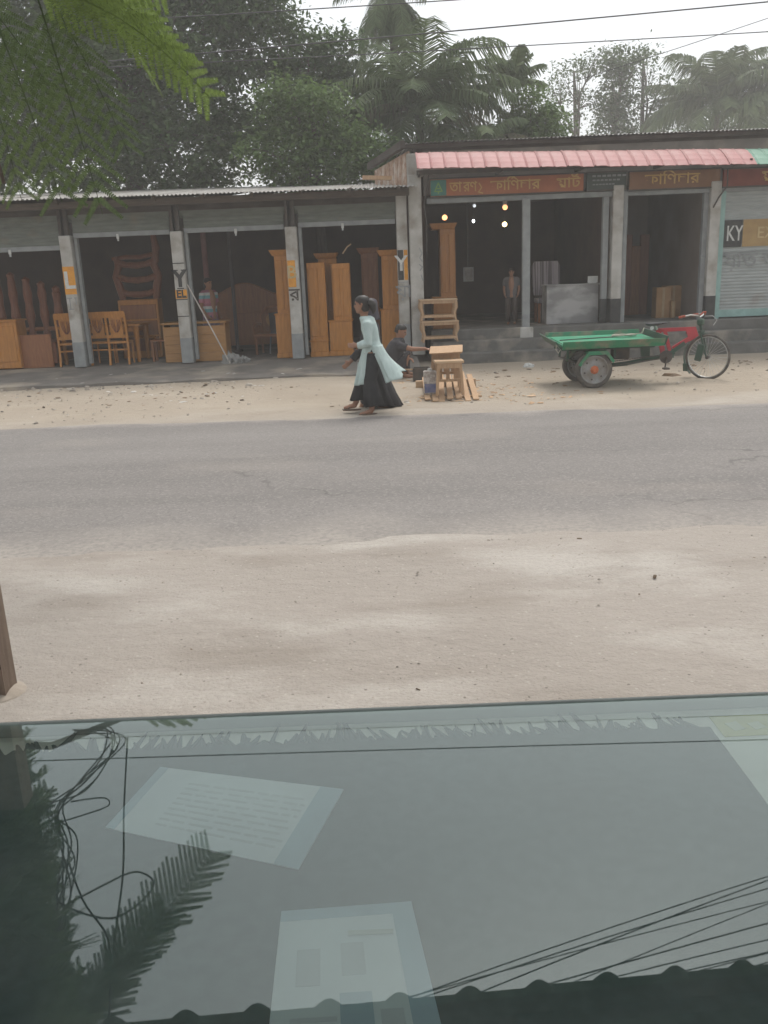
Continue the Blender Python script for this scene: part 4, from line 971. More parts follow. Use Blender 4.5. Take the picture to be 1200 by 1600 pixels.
# bed headboard with arched top
def headboard(label, loc, w, h, m, rz=0, arch=.28):
    t = thing('bed_headboard', label, 'headboard', loc, rz)
    top = [(w / 2 - w * i / 24, h - arch * (1 - math.cos(abs(i / 12 - 1) * math.pi)) / 2) for i in range(25)]
    MB().prism([(-w / 2, .12), (w / 2, .12)] + top, (-.02, .02)).build('board', m, t)
    mo = MB().tube([(x * .97, -.025, z - .02) for x, z in top], .022, 6); mo.tube([(-w / 2 * .93, -.025, h * .56), (w / 2 * .93, -.025, h * .56)], .018, 6)
    mo.build('moulding', m, t)
    for s in (-1, 1): MB().loft([ell((s * (w / 2), 0, z), r, r, 12) for z, r in ((0, .035), (.15, .05), (.5, .04), (h - arch, .05), (h - arch + .06, .03))]).build('post', m, t)
    for s in (-.25, .25): MB().prism([(s * w - w * .18, .2), (s * w + w * .18, .2), (s * w + w * .18, h * .5), (s * w - w * .18, h * .5)], (-.032, -.018)).build('panel', m, t)
    return t
headboard('arched dark wood bed headboard deep in the third bay', (-2.95, 20.2, .285), 1.75, 1.50, W_dark)
# carved armchair frame and an office chair in the gloom
ac = thing('arm_chair', 'carved wooden armchair frame before the headboard in the third bay', 'chair', (-2.30, 19.0, .285), R(-10))
MB().box((0, 0, .40), (.56, .52, .06), bev=.01).build('seat', W_dark, ac)
for a in (-1, 1):
    for c in (-1, 1): MB().tube([(a * .25, c * .22, 0), (a * .25, c * .22, .38)], .028, 8).build('leg', W_dark, ac)
    MB().tube([(a * .27, -.22, .38), (a * .29, -.24, .58), (a * .28, -.05, .64), (a * .27, .22, .62)], .026, 8).build('arm', W_dark, ac)
MB().tube([(-.24, .24, .40), (-.27, .27, .80), (-.12, .29, .98), (.12, .29, .98), (.27, .27, .80), (.24, .24, .40)], .035, 8).build('back_frame', W_dark, ac)
MB().lathe([(.14, -.015), (.15, 0), (.14, .015)], (0, .27, .70), 'Y', 20).build('back_panel', W_desk, ac)
pc = thing('plastic_chair', 'grey chair half lost in the gloom left of the narrow wardrobe', 'chair', (-2.02, 18.9, .285), R(35))
M_pl = mat('grey_plastic', (.16, .16, .18), rough=.4)
MB().box((0, 0, .43), (.42, .42, .03), bev=.01).build('seat', M_pl, pc); MB().grid(lambda u, v: ((u - .5) * .4, .2 + .05 * v + .05 * (2 * u - 1) ** 2 * -1, .44 + .42 * v), 8, 6).build('backrest', M_pl, pc)
for a in (-1, 1):
    for c in (-1, 1): MB().tube([(a * .22, c * .22, 0), (a * .18, c * .18, .42)], .02, 6).build('leg', M_pl, pc)
# tall carved sofa back / mirror frame standing on a chest in the second bay
ms = thing('mirror_stand', 'carved dressing stand with two oval openings towering behind the dining chairs', 'dressing stand', (-5.12, 19.4, .285))
MB().box((0, 0, .62), (.86, .42, 1.24), bev=.012).build('chest', W_honey, ms)
for i in range(3): MB().box((0, -.215, .30 + i * .34), (.76, .02, .30), bev=.006).build('drawer', W_dark, ms)
fr = MB()
for s in (-1, 1): fr.tube([(s * .36, 0, 1.24), (s * .40, 0, 1.5), (s * .46, 0, 1.72), (s * .38, 0, 1.95), (s * .42, 0, 2.14)], [.07, .09, .08, .085, .06], 8)
for z in (1.36, 1.66, 1.97): fr.tube([(-.42, 0, z + .06), (-.22, 0, z), (0, 0, z - .02), (.22, 0, z), (.42, 0, z + .06)], [.08, .065, .075, .065, .08], 8)
fr.tube([(-.5, 0, 2.1), (-.2, 0, 2.13), (.1, 0, 2.12), (.40, 0, 2.17)], [.035, .05, .05, .05], 8); fr.tube([(.42, 0, 2.0), (.46, 0, 2.3), (.42, 0, 2.62)], [.07, .085, .06], 8)
fr.build('carved_frame', W_red, ms)
# row of turned bed posts and bed base at the far left
bd = thing('four_poster_bed', 'dark varnished bed frame with tall turned posts at the far left bay', 'bed', (-7.35, 18.55, .285))
MB().box((0, 0, .28), (1.7, 1.5, .42), bev=.012).build('base', W_red, bd)
MB().box((-.1, -.80, .33), (1.8, .06, .66), bev=.01).build('footboard', W_dark, bd)
for i in range(5):
    x = -.50 + i * .28; ht = 1.9 - .10 * abs(i - 1)
    MB().loft([ell((x, .1 + .06 * i, z), r, r, 12) for z, r in ((.45, .06), (.6, .08), (.8, .06), (1.0, .10), (1.25, .075), (1.45, .095), (ht - .12, .07), (ht - .05, .085), (ht, .02))]).build('post', W_red, bd)
MB().tube([(-.75, .1, .72), (.9, .34, .72)], .045, 8).build('rail', W_dark, bd)
hw = thing('side_board', 'honey wood sideboard end at the left photo edge', 'sideboard', (-7.42, 17.86, .285), R(0))
MB().box((0, 0, .48), (.52, .5, .92), bev=.01).build('carcass', W_honey, hw); MB().box((0, 0, .955), (.58, .56, .035), bev=.008).build('top', W_honey, hw); MB().box((0, -.255, .5), (.42, .02, .7), bev=.008).build('panel', W_honey, hw)
ft = thing('foot_stool', 'small wooden stool beside the left end of the plain desk', 'stool', (-4.45, 18.25, .285))
MB().box((0, 0, .42), (.40, .34, .04), bev=.008).build('seat', W_dark, ft)
for a in (-1, 1):
    for c in (-1, 1): MB().box((a * .17, c * .14, .20), (.045, .045, .40)).build('leg', W_dark, ft)
# dark red posts and a pale post inside the third bay
for x, y, m, l in ((-3.60, 19.25, mat('dusty_pink_paint', (.22, .11, .105)), 'pinkish upright post behind the Y column'), (-3.16, 19.9, mat('dull_grey_paint', (.12, .10, .10)), 'thin grey upright post deep in the third bay')):
    p = thing('roof_post', l, 'post', (x, y, .285)); MB().tube([(0, 0, 0), (0, 0, 3.08)], .06 if m.name == 'dusty_pink_paint' else .04, 12).build('shaft', m, p); MB().box((0, 0, .02), (.2, .2, .04)).build('foot_plate', M_steel, p)
# small side tables stacked on the lower steps
def side_table(label, loc, rz):
    t = thing('side_table', label, 'table', loc, rz, 'raw timber side tables stacked by the pier')
    MB().box((0, 0, .385), (.72, .44, .03), bev=.006).build('table_top', W_paleh, t)
    MB().box((0, -.19, .345), (.60, .02, .05)).build('apron', W_pale, t); MB().box((0, .19, .345), (.60, .02, .05)).build('apron', W_pale, t)
    for a in (-1, 1):
        for c in (-1, 1): MB().loft([ell((a * (.30 + o), c * .17, z), r, r, 10) for z, o, r in ((0, .03, .022), (.05, .015, .02), (.14, .0, .024), (.24, .035, .036), (.31, .03, .034), (.37, .02, .034))]).build('leg', W_pale, t)
    MB().box((0, 0, .095), (.64, .36, .025), bev=.004).build('shelf', W_pale, t)
    MB().box((0, -.18, .08), (.62, .02, .04)).build('shelf_rail', W_pale, t)
    return t
side_table('raw timber side table at the bottom of the stack of two by the pier', (1.21, 17.02, .545), R(2))
side_table('raw timber side table on top of the stack of two by the pier', (1.19, 17.02, .948), R(1))
# timber being worked: slats on the ground, stool frame, boards
for i in range(7):
    x0, dx = .66 + i * .118, .0
    o = MB().box((0, 0, 0), (.085, 1.45 + .1 * ((i * 3) % 4), .022), bev=.003).build('wood_slat', W_pale)
    ang = math.atan2(.10, 1.0)
    o.location = (x0 + .06, 13.24 + .03 * ((i * 5) % 3), .135 + .012 * (i % 2)); o.rotation_euler = (R(6 + .8 * (i % 3)), R(random.uniform(-2, 2)), R(-3 + random.uniform(-1.5, 1.5)))
    tag(o, 'raw timber slat laid side by side on the ground, number %s from the left' % ('one two three four five six seven'.split()[i]), 'timber', 'raw timber slats laid side by side')
bl_ = thing('slat_bearer', 'low timber bearer propping up the far ends of the raw slats', 'timber', (1.06, 13.75, .06)); MB().box((0, 0, .06), (.95, .09, .14), bev=.004).build('beam', W_paleh, bl_); MB().box((0, -1.0, -.02), (.9, .06, .05), bev=.004).build('beam', W_paleh, bl_)
def small_stool(label, loc, rz, h=.50, w=.42, d=.30):
    t = thing('stool_frame', label, 'stool', loc, rz, 'raw timber stools among the slats')
    MB().box((0, 0, h - .02), (w, d, .04), bev=.006).build('seat', W_paleh, t); MB().box((0, -d / 2 + .03, h - .075), (w - .06, .022, .07)).build('apron', W_pale, t)
    for a in (-1, 1):
        for c in (-1, 1): MB().bar((a * (w / 2 - .02), c * (d / 2 - .02), 0), (a * (w / 2 - .05), c * (d / 2 - .04), h - .04), .042, .042).build('leg', W_pale, t)
    MB().box((0, 0, h * .40), (w - .06, .03, .035)).build('stretcher', W_pale, t)
    for k in range(3): MB().box((-.11 + .11 * k, d / 2 - .05, h * .6), (.05, .02, h * .5)).build('spindle', W_pale, t)
    return t
small_stool('raw timber stool standing on the slats, nearest one', (1.03, 12.76, .095), R(2))
small_stool('taller raw timber stool behind the nearest one, under the thin boards', (1.02, 13.14, .14), R(0), .56, .46, .3)
for i, (x, y, z, w) in enumerate(((.95, 13.06, .70, .34), (1.17, 13.08, .704, .20))):
    o = MB().box((0, 0, 0), (w, .50, .012), bev=.002).build('thin_board', W_pale, loc=(x, y, z + .02), rot=(R(7), R(-1), R(-6))); tag(o, ('wide' if i == 0 else 'narrow') + ' thin raw board resting on the taller stool', 'board')
# printed glue bucket and dark tool box
gb = thing('glue_tin', 'pale tin with a blue printed band beside the raw stool', 'tin', (.76, 12.84, .10))
MB().box((0, 0, .17), (.19, .14, .34), bev=.012).build('body', mat('printed_paper', (.52, .48, .44), (.34, .29, .26), scale=22, lo=.42, hi=.55), gb)
MB().box((0, -.0715, .09), (.17, .004, .13)).build('label', mat('blue_print', (.10, .13, .26), (.2, .19, .28), scale=14), gb); MB().lathe([(.035, 0), (.035, .03), (.02, .035)], (0, 0, .34), 'Z', 12).build('cap', M_whitep, gb)
tx = thing('tool_box', 'small dark open box beside the crouching man', 'box', (.72, 14.6, .09))
for a in (-1, 1): MB().box((a * .13, 0, .11), (.02, .24, .22)).build('side', M_steel, tx); MB().box((0, a * .11, .11), (.24, .02, .22)).build('end', M_steel, tx)
MB().box((0, 0, .02), (.24, .2, .02)).build('bottom', M_steel, tx)
tag(MB().box((.44, 14.86, .26), (.34, .06, .02), bev=.003, rot=(0, .05, .2)).build('work_board', W_paleh), 'short pale board across the crouching man\'s knees', 'board')
# bamboo stick and plastic bag
tag(MB().tube([(-2.90, 17.16, .27), (-3.2, 17.2, .93), (-3.62, 17.30, 1.80)], [.014, .013, .011], 8).build('leaning_stick', mat('pale_stick', (.55, .50, .46), rough=.7)), 'thin pale stick leaning against the Y column', 'stick')
def crumple(name, label, c, r, m, seed, cat):
    bm = bmesh.new(); bmesh.ops.create_icosphere(bm, subdivisions=3, radius=1); rn = random.Random(seed)
    for v in bm.verts:
        k = 1 + .35 * math.sin(v.co.x * 7 + seed) * math.sin(v.co.y * 6 + 1) + rn.uniform(-.18, .18); v.co = Vector((v.co.x * r[0] * k, v.co.y * r[1] * k, max(-.02, v.co.z * r[2] * k)))
    me = bpy.data.meshes.new(name); bm.to_mesh(me); bm.free(); o = link(name, me, m, loc=c); return tag(o, label, cat)
PLB = mat('pale_plastic', (.30, .295, .28), (.22, .215, .205), rough=.35, scale=9)
crumple('plastic_bag', 'crumpled pale plastic bag at the foot of the leaning stick', (-2.90, 17.30, .285), (.16, .12, .17), PLB, 3, 'bag')
crumple('plastic_bag', 'small crumpled bag lying on the apron right of the leaning stick', (-2.66, 17.32, .285), (.12, .09, .10), PLB, 8, 'bag')
crumple('litter_paper', 'white crumpled paper on the ground before the steps', (2.72, 15.75, .125), (.09, .06, .06), M_whitep, 5, 'litter')
# right shop: marble counter, striped chair, papers, lamps, cartons
MARB = mat('grey_marble', (.40, .39, .385), (.24, .235, .23), rough=.35, scale=2.0, detail=10, stretch=(1, 1, 1.8), lo=.42, hi=.56)
ct = thing('shop_counter', 'grey marble faced shop counter inside the right shop', 'counter', (3.95, 18.05, .738))
MB().box((0, 0, .37), (1.04, .5, .74), bev=.006).build('carcass', MARB, ct); MB().box((0, 0, .755), (1.08, .54, .03), bev=.006).build('counter_top', MARB, ct)
sc_ = thing('striped_chair', 'chair with striped cloth back behind the marble counter', 'chair', (3.62, 18.75, .738))
STV = mat('striped_upholstery', (.30, .27, .28), (.12, .10, .11), scale=3.5, stretch=(9, .2, .15), lo=.45, hi=.55)
MB().loft([[(a * w, y + c, z) for a, c in ((-1, -.04), (1, -.04), (1, .04), (-1, .04))] for w, y, z in ((.26, .1, .55), (.29, .13, .8), (.29, .17, 1.15), (.24, .18, 1.24))]).build('backrest', STV, sc_)
MB().box((0, -.12, .45), (.52, .5, .1), bev=.02).build('seat', STV, sc_)
for a in (-1, 1):
    for c in (-1, 1): MB().box((a * .22, c * .2 - .1, .2), (.05, .05, .40)).build('leg', W_dark, sc_)
nt = thing('paper_notice', 'small white card standing at the right end of the counter', 'card', (4.36, 17.86, 1.508)); MB().box((0, 0, .075), (.20, .012, .13), rot=(.1, 0, 0)).build('card', M_whitep, nt); MB().box((0, .02, .006), (.14, .06, .012)).build('stand', M_whitep, nt)
pf = thing('wall_frame', 'small pale framed paper hanging in the dark right shop', 'frame', (2.12, 20.2, 1.62)); MB().box((0, 0, .15), (.23, .02, .31)).build('frame', M_greyp, pf); MB().box((0, -.013, .15), (.19, .006, .27)).build('paper', mat('aged_paper', (.30, .29, .28), (.16, .15, .15), scale=5), pf)
MB().box((0, .03, 1.02), (.03, .03, 2.0)).build('hanging_rod', M_steel, pf)
def lamp(label, x, y, z, r, col, e, shade):
    t = thing('pendant_lamp', label, 'lamp', (x, y, z), 0, 'lit lamps in the right shop')
    MB().lathe([(r * .35, r * .9), (r * .8, r * .5), (r, 0), (r * .8, -r * .6), (r * .3, -r * .95)], (0, 0, 0), 'Z', 14).build('bulb', mat('lit_bulb_' + label.split()[0], col, rough=.5, emit=col, estr=e), t, smooth=True)
    MB().tube([(0, 0, r * .8), (0, 0, 3.48 - z)], .006, 6).build('cord', M_steel, t)
    if shade: MB().lathe([(r * .7, r * .8), (r * .9, r * 2.2), (r * .3, r * 2.6)], (0, 0, 0), 'Z', 14, caps=False).build('shade', M_greyp, t)
    l = bpy.data.lights.new('lamp_light', 'POINT'); l.energy = e * .22; l.color = col; l.shadow_soft_size = r; o = bpy.data.objects.new('lamp_light', l); COL.objects.link(o); o.parent = t; o.location = (0, -r * 1.4, -r * 1.2)
lamp('warm yellow lit bulb hanging near the thin door post', 2.72, 18.7, 2.74, .048, (1, .72, .30), 9, False)
lamp('amber lit lantern hanging above the warm bulb', 2.70, 18.5, 3.06, .055, (1, .50, .22), 1.0, True)
lamp('cold white small lit bulb left of the warm bulb', 2.10, 18.9, 2.84, .028, (.9, .95, 1), 6, False)
lamp('dim white bulb above the cold one', 2.09, 18.6, 3.12, .035, (.8, .85, .9), .4, False)
lamp('orange lit shade over the tall flat wardrobe', 1.46, 18.35, 2.90, .055, (1, .45, .18), 1.6, False)
for i, (x, y, w, h, d, l) in enumerate(((5.99, 18.6, .30, .62, .3, 'tall brown carton leaning in the middle doorway'), (6.30, 18.9, .34, .64, .3, 'wide brown carton right of the tall carton'), (6.17, 18.45, .10, .34, .2, 'small slim carton between the two bigger cartons'))):
    t = thing('carton', l, 'carton', (x, y, .738)); MB().box((0, 0, h / 2), (w, d, h), bev=.006).build('box', mat('cardboard', (.40, .24, .12), (.33, .19, .09), scale=4), t); MB().box((0, -d / 2 - .002, h * .5), (.05, .003, h * .96)).build('tape', mat('tape', (.45, .32, .18), rough=.3), t)
st = thing('stacked_panels', 'dark stacked furniture panels at the back of the middle doorway', 'furniture', (5.72, 19.9, .738))
for i in range(4): MB().box((-.3 + i * .22, .1 * i, .75 + .12 * (i % 2)), (.20, .06, 1.5 + .24 * (i % 2)), bev=.01).build('panel', W_red if i % 2 else W_dark, st)
# things on the ground: chips, stones, leaves (uncountable litter)
def scatter(name, n, area, size, m, seed, dens=None, flat=.3, label=None):
    rn = np.random.RandomState(seed); V = []; F = []
    base = np.array([(-1, -.6, 0), (.9, -.7, 0), (1.1, .5, 0), (-.7, .8, 0), (-.6, -.4, 1), (.6, -.5, .9), (.7, .4, 1), (-.5, .5, .8)], float); fc = np.array([(0, 1, 5, 4), (1, 2, 6, 5), (2, 3, 7, 6), (3, 0, 4, 7), (4, 5, 6, 7)])
    k = 0
    while k < n:
        x, y = dens(rn) if dens else (rn.uniform(area[0], area[1]), rn.uniform(area[2], area[3]))
        s = size * rn.lognormal(0, .5); a = rn.uniform(0, 6.28); c, s_ = math.cos(a), math.sin(a)
        p = base * (1 + rn.uniform(-.3, .3, base.shape)) * (s, s * rn.uniform(.4, .9), s * flat); q = np.stack([p[:, 0] * c - p[:, 1] * s_, p[:, 0] * s_ + p[:, 1] * c, p[:, 2]], 1)
        if rn.rand() < .4: q[:, 2] += q[:, 0] * rn.uniform(-.3, .3)
        gz0 = gz_(x, y) if y < 15.5 else (.172 + (y - 15.5) * .055 if x < .75 else gz_(x, y))
        V.append(q + (x, y, gz0 + .002)); F.append(fc + 8 * k); k += 1
    return stuff(link(name, fast_mesh(name, np.concatenate(V), np.concatenate(F)), m))
CHIP = mat('wood_chips', (.46, .33, .22), (.34, .22, .13), rough=.9, island=.35); STONE = mat('pebbles', (.36, .32, .27), (.24, .21, .18), rough=.95, island=.4)
LEAFL = mat('dry_litter', (.16, .10, .055), (.10, .07, .045), rough=.9, island=.5)
scatter('wood_chips', 420, None, .030, CHIP, 1, lambda r: (r.normal(.75, .5), min(15.3, max(12.0, r.normal(13.7, .75)))), .25)
scatter('wood_chips', 160, None, .028, CHIP, 2, lambda r: (r.normal(2.0, .7), min(15.5, max(12.0, r.normal(13.0, .5)))), .25)
scatter('pebbles', 900, (-8, 8, 11.9, 15.4), .012, STONE, 3, flat=.6)
scatter('pebbles', 1500, (-5, 5, 2.2, 6.2), .0042, STONE, 4, flat=.6)
scatter('pebbles', 150, (-8, .4, 15.0, 15.5), .02, STONE, 5, flat=.6)
scatter('dry_leaf_litter', 420, None, .022, LEAFL, 6, lambda r: (r.uniform(-8, 8), min(15.45, 12.1 + abs(r.normal(2.6, 1.0)))), .25)
scatter('dry_leaf_litter', 60, (-4, 4, 2.4, 6), .010, LEAFL, 7, flat=.3)
scatter('litter_scraps', 60, (-8, 1, 12.4, 16.5), .03, mat('pale_scraps', (.55, .52, .48), island=.2), 9, flat=.2)
# ------------------------------------------------------------------ foliage
def leafmat(name, c, c2, trans=.35, isl=.22): return mat(name, c, c2, rough=.65, scale=.9, detail=3, lo=.35, hi=.65, trans=trans, spec=.15, island=isl)
LF_dark = leafmat('dark_leaves', (.075, .115, .050), (.105, .155, .066))
LF_mid = leafmat('mid_leaves', (.105, .165, .055), (.14, .205, .07))
LF_lite = leafmat('light_leaves', (.10, .16, .05), (.13, .19, .065))
LF_palm = leafmat('palm_leaves', (.10, .14, .066), (.135, .175, .08), .3, .3)
LF_olive = leafmat('dry_palm_leaves', (.15, .14, .085), (.12, .12, .07), .3, .3)
LF_frond = leafmat('feather_leaves', (.135, .195, .050), (.17, .235, .06), .5, .25)
LF_frondd = leafmat('shaded_feather_leaves', (.085, .125, .05), (.11, .15, .055), .45, .25)  # darker copy of the feather leaves for older fronds, shade put into the colour
BARK = mat('bark', (.13, .105, .085), (.08, .065, .052), rough=.95, scale=6, stretch=(3, 3, .6), bump=.5, bscale=14)
PBARK = mat('palm_bark', (.17, .15, .13), (.11, .095, .08), rough=.95, scale=5, stretch=(.5, .5, 7), bump=.4, bscale=10)
def leaves(C, n_per, sp, size, rn, up=.4):
    """C cluster centres (k,3), diamond leaves folded along the midrib"""
    P = np.repeat(C, n_per, 0) + rn.normal(0, 1, (len(C) * n_per, 3)) * np.array((sp * 1.15, sp * 1.15, sp * .6))
    n = len(P); d = rn.normal(0, 1, (n, 3)); d[:, 2] = d[:, 2] * .55 - up; d /= np.linalg.norm(d, axis=1)[:, None]
    r = rn.normal(0, .45, (n, 3)); r[:, 2] += 1; s = np.cross(d, r); s /= np.linalg.norm(s, axis=1)[:, None] + 1e-9
    nn = np.cross(s, d); L = size * rn.uniform(.65, 1.35, (n, 1)); W = L * .26
    V = np.stack([P, P + d * L * .45 + s * W + nn * L * .06, P + d * L, P + d * L * .45 - s * W + nn * L * .06], 1).reshape(-1, 3)
    return V, np.arange(n * 4).reshape(-1, 4)
FK = 1.75
def far(p, k=FK): return (p[0] * k, p[1] * k, (p[2] - 1.82) * k + 1.82)
def farb(bl, k=FK): return [(far(c), tuple(v * k for v in r)) for c, r in bl]
def tree(name, label, base, blobs, m, trunk_r, ncl, nper, size, seed, sp=.22, limbs=True, group='trees behind the shops', shell=.55):
    rn = np.random.RandomState(seed); t = thing(name, label, 'tree', base, 0, group); B = Vector(base)
    cs = []
    vol = np.array([b[1][0] * b[1][1] * b[1][2] for b in blobs]); vol = vol ** .75 / (vol ** .75).sum()
    for (c, r), q in zip(blobs, vol):
        k = max(4, int(ncl * q)); u = rn.normal(0, 1, (k, 3)); u /= np.linalg.norm(u, axis=1)[:, None]
        rad = (shell + (1 - shell) * rn.uniform(0, 1, (k, 1))) * (1 + .25 * np.sin(u[:, :1] * 5 + seed) * np.sin(u[:, 2:3] * 4))
        cs.append(np.array(c) - np.array(base) + u * rad * np.array(r))
    C = np.concatenate(cs); V, F = leaves(C, nper, sp, size, rn)
    link('crown', fast_mesh('crown', V, F), m, t)
    b = MB(); top = Vector(blobs[0][0]) - B
    mid = Vector((top.x * .3, top.y * .3, top.z * .55))
    b.tube([(0, 0, -.1), (trunk_r * .3, 0, mid.z * .4), mid, mid.lerp(top, .6), top], [trunk_r * 1.25, trunk_r, trunk_r * .8, trunk_r * .55, trunk_r * .3], 10)
    b.build('trunk', BARK, t, smooth=True)
    if limbs:
        for i, (c, r) in enumerate(blobs):
            e = Vector(c) - B; lb = MB(); s0 = mid.lerp(top, .15 + .6 * ((i * .37) % 1))
            m1 = s0.lerp(e, .5) + Vector((rn.uniform(-.3, .3), rn.uniform(-.3, .3), rn.uniform(-.1, .3)))
            lb.tube([s0, m1, e], [trunk_r * .4, trunk_r * .26, trunk_r * .1], 7)
            sub = cs[i][rn.choice(len(cs[i]), min(9, len(cs[i])), False)]
            for p in sub: lb.tube([m1.lerp(e, .3), m1.lerp(Vector(p), .6) + Vector((0, 0, .08)), Vector(p)], [trunk_r * .13, trunk_r * .08, .006], 5)
            lb.build('limb', BARK, t, smooth=True)
    return t
tree('broadleaf_tree', 'huge dark broadleaf tree filling the left of the sky behind the shop', (-6.4, 25, .14),
     [((-6.3, 24.6, 7.2), (2.2, 1.6, 2.0)), ((-8.6, 24.8, 7.6), (2.0, 1.5, 2.0)), ((-4.4, 24.4, 7.9), (1.6, 1.4, 1.7)), ((-7.4, 24.2, 5.2), (1.9, 1.2, 1.3)), ((-4.9, 24.0, 5.0), (1.7, 1.2, 1.4)), ((-10.2, 24.6, 5.6), (1.5, 1.2, 1.8)), ((-3.5, 24.2, 6.0), (.9, .9, 1.5)), ((-6.2, 24.6, 9.4), (2.6, 1.4, 1.1)), ((-2.9, 24.6, 8.6), (1.0, 1.0, .8))],
     LF_dark, .32, 900, 90, .165, 11, .27, shell=.5)
tree('broadleaf_tree', 'dark rounded tree left of the big coconut palm', (-1.9, 25.2, .14),
     [((-1.6, 24.8, 6.9), (1.15, 1.0, 1.1)), ((-.85, 24.8, 7.3), (.75, .8, .75)), ((-2.4, 24.8, 7.6), (1.0, .9, .85)), ((-1.2, 24.8, 5.9), (1.2, .9, .8)), ((-2.2, 25, 5.9), (.9, .9, .6))], LF_dark, .2, 420, 30, .15, 12, .20)
tree('leafy_tree', 'lighter green tree in front of the dark ones left of the palm', (-1.3, 22.8, .14),
     [((-1.3, 22.4, 5.5), (1.1, .8, .75)), ((-2.1, 22.3, 4.7), (.95, .8, .75)), ((-.4, 22.3, 4.7), (.95, .8, .75)), ((-1.2, 22.2, 4.2), (1.5, .8, .7)), ((-1.9, 22.4, 5.9), (.6, .6, .5))], LF_mid, .14, 420, 34, .13, 13, .19)
tree('leafy_tree', 'small yellowish green tree under the slender palm', (4.4, 25.2, .14),
     [((4.35, 25, 5.9), (.62, .6, .65)), ((3.9, 25, 5.4), (.6, .6, .55)), ((4.8, 25, 5.45), (.6, .6, .6)), ((4.3, 25, 5.0), (1.0, .6, .5))], LF_lite, .10, 260, 30, .12, 14, .15)
# sparse tree with a creeper-clad trunk
t5 = tree('creeper_tree', 'sparse airy tree with a creeper covered trunk over the right shop', (12.42, 47.95, .14),
     farb([((7.15, 27, 6.6), (.55, .5, .9)), ((7.1, 27, 5.6), (.75, .6, .6)), ((7.3, 27, 7.45), (.6, .5, .4))]), LF_dark, 0.26, 150, 34, 0.21, 15, 0.26)
tree('sparse_tree', 'thin leaved tree with bare forking branches left of the creeper trunk', (11.03, 48.65, .14),
     farb([((6.0, 27.4, 7.3), (.75, .6, .35)), ((5.4, 27.4, 6.8), (.5, .5, .35)), ((6.4, 27.4, 6.4), (.5, .5, .5)), ((5.6, 27.4, 6.0), (.6, .5, .5)), ((6.7, 27.4, 7.6), (.5, .5, .3))]), LF_dark, 0.18, 120, 16, 0.18, 16, 0.28)
tree('sparse_tree', 'thin leaved tree with bare forking branches right of the creeper trunk', (14.35, 48.65, .14),
     farb([((8.0, 27.4, 7.5), (.5, .5, .45)), ((8.5, 27.4, 6.9), (.5, .5, .35)), ((8.1, 27.4, 6.3), (.6, .5, .4)), ((8.7, 27.4, 6.2), (.5, .5, .45)), ((8.4, 27.4, 5.7), (.6, .5, .3))]), LF_dark, 0.18, 120, 15, 0.18, 17, 0.28)
tree('leafy_tree', 'low dark thicket tree behind the right shop roof edge', (17.85, 49.88, .14),
     farb([((10.2, 28, 5.4), (1.4, .7, .6)), ((11.6, 28, 5.7), (1.2, .7, .8))]), LF_dark, 0.21, 200, 28, 0.23, 18, 0.35)

tree('leafy_tree', 'low dark tree below the big palm behind the shop corner', (1.6, 25.0, .14), [((.9, 24.2, 4.5), (1.1, .6, .7)), ((2.3, 24.6, 4.7), (1.3, .6, .55)), ((3.4, 24.8, 4.7), (.8, .6, .5))], LF_dark, .10, 260, 40, .14, 19, .2)
def frond_palm(base, az, L, el0, droop, nl, ll, w, rn, V, F, hang=.55, rachis=None):
    p = np.array(base, float); N = 22; pts = [p.copy()]; dirs = []
    for k in range(N):
        s = k / N; e = el0 - droop * s ** 1.4
        d = np.array([math.cos(e) * math.cos(az), math.cos(e) * math.sin(az), math.sin(e)]); dirs.append(d); p = p + d * L / N; pts.append(p.copy())
    dirs.append(dirs[-1]); rachis.tube([tuple(q) for q in pts[::3]], [.03 * (1 - .8 * i / 8) for i in range(len(pts[::3]))], 5)
    side = np.array([-math.sin(az), math.cos(az), 0])
    for i in range(nl):
        s = .14 + .86 * i / nl; f = s * N; k = min(N - 1, int(f)); c = pts[k] + (pts[k + 1] - pts[k]) * (f - k); d = dirs[k]
        ln = ll * (.45 + .75 * math.sin(math.pi * min(1, s * .95 + .05)) ** .8) * rn.uniform(.8, 1.15)
        for sg in (-1, 1):
            a = side * sg * rn.uniform(.75, 1) + d * rn.uniform(.45, .8) + np.array([0, 0, -.15 * hang]); a /= np.linalg.norm(a)
            b_ = a + np.array([0, 0, -hang * rn.uniform(.7, 1.4)]); b_ /= np.linalg.norm(b_)
            m = c + a * ln * .5; e_ = m + b_ * ln * .5; wv = d * w
            o = len(V); V += [c - wv * .5, c + wv * .5, m + wv * .55, m - wv * .55, e_ + wv * .08, e_ - wv * .08]; F += [(o, o + 1, o + 2, o + 3), (o + 3, o + 2, o + 4, o + 5)]
def palm(name, label, base, crown, specs, ll, w, m, seed, tr=.15, nl=66, group='palms behind the shops'):
    rn = np.random.RandomState(seed); t = thing(name, label, 'palm', base, 0, group); C = np.array(crown) - np.array(base)
    MB().tube([(0, 0, -.1), (C[0] * .2 + .1, C[1] * .2, C[2] * .35), (C[0] * .7, C[1] * .7, C[2] * .75), tuple(C)], [tr * 1.4, tr, tr * .85, tr * .8], 10).build('trunk', PBARK, t, smooth=True)
    for i, (az, L_, el, dr, mm) in enumerate(specs):
        V, F = [], []; ra = MB(); frond_palm(tuple(C + rn.normal(0, .05, 3)), az, L_, el, dr, nl, ll * L_ / 2.4, w, rn, V, F, hang=.8 + .7 * rn.rand(), rachis=ra)
        o = len(V); Vn = np.array(V + [np.array(v) for v in ra.v]); me = bpy.data.meshes.new('frond')
        me.from_pydata([tuple(v) for v in Vn], [], F + [tuple(i_ + o for i_ in f) for f in ra.f]); me.update(); link('frond', me, mm or m, t)
    nuts = MB()
    return t
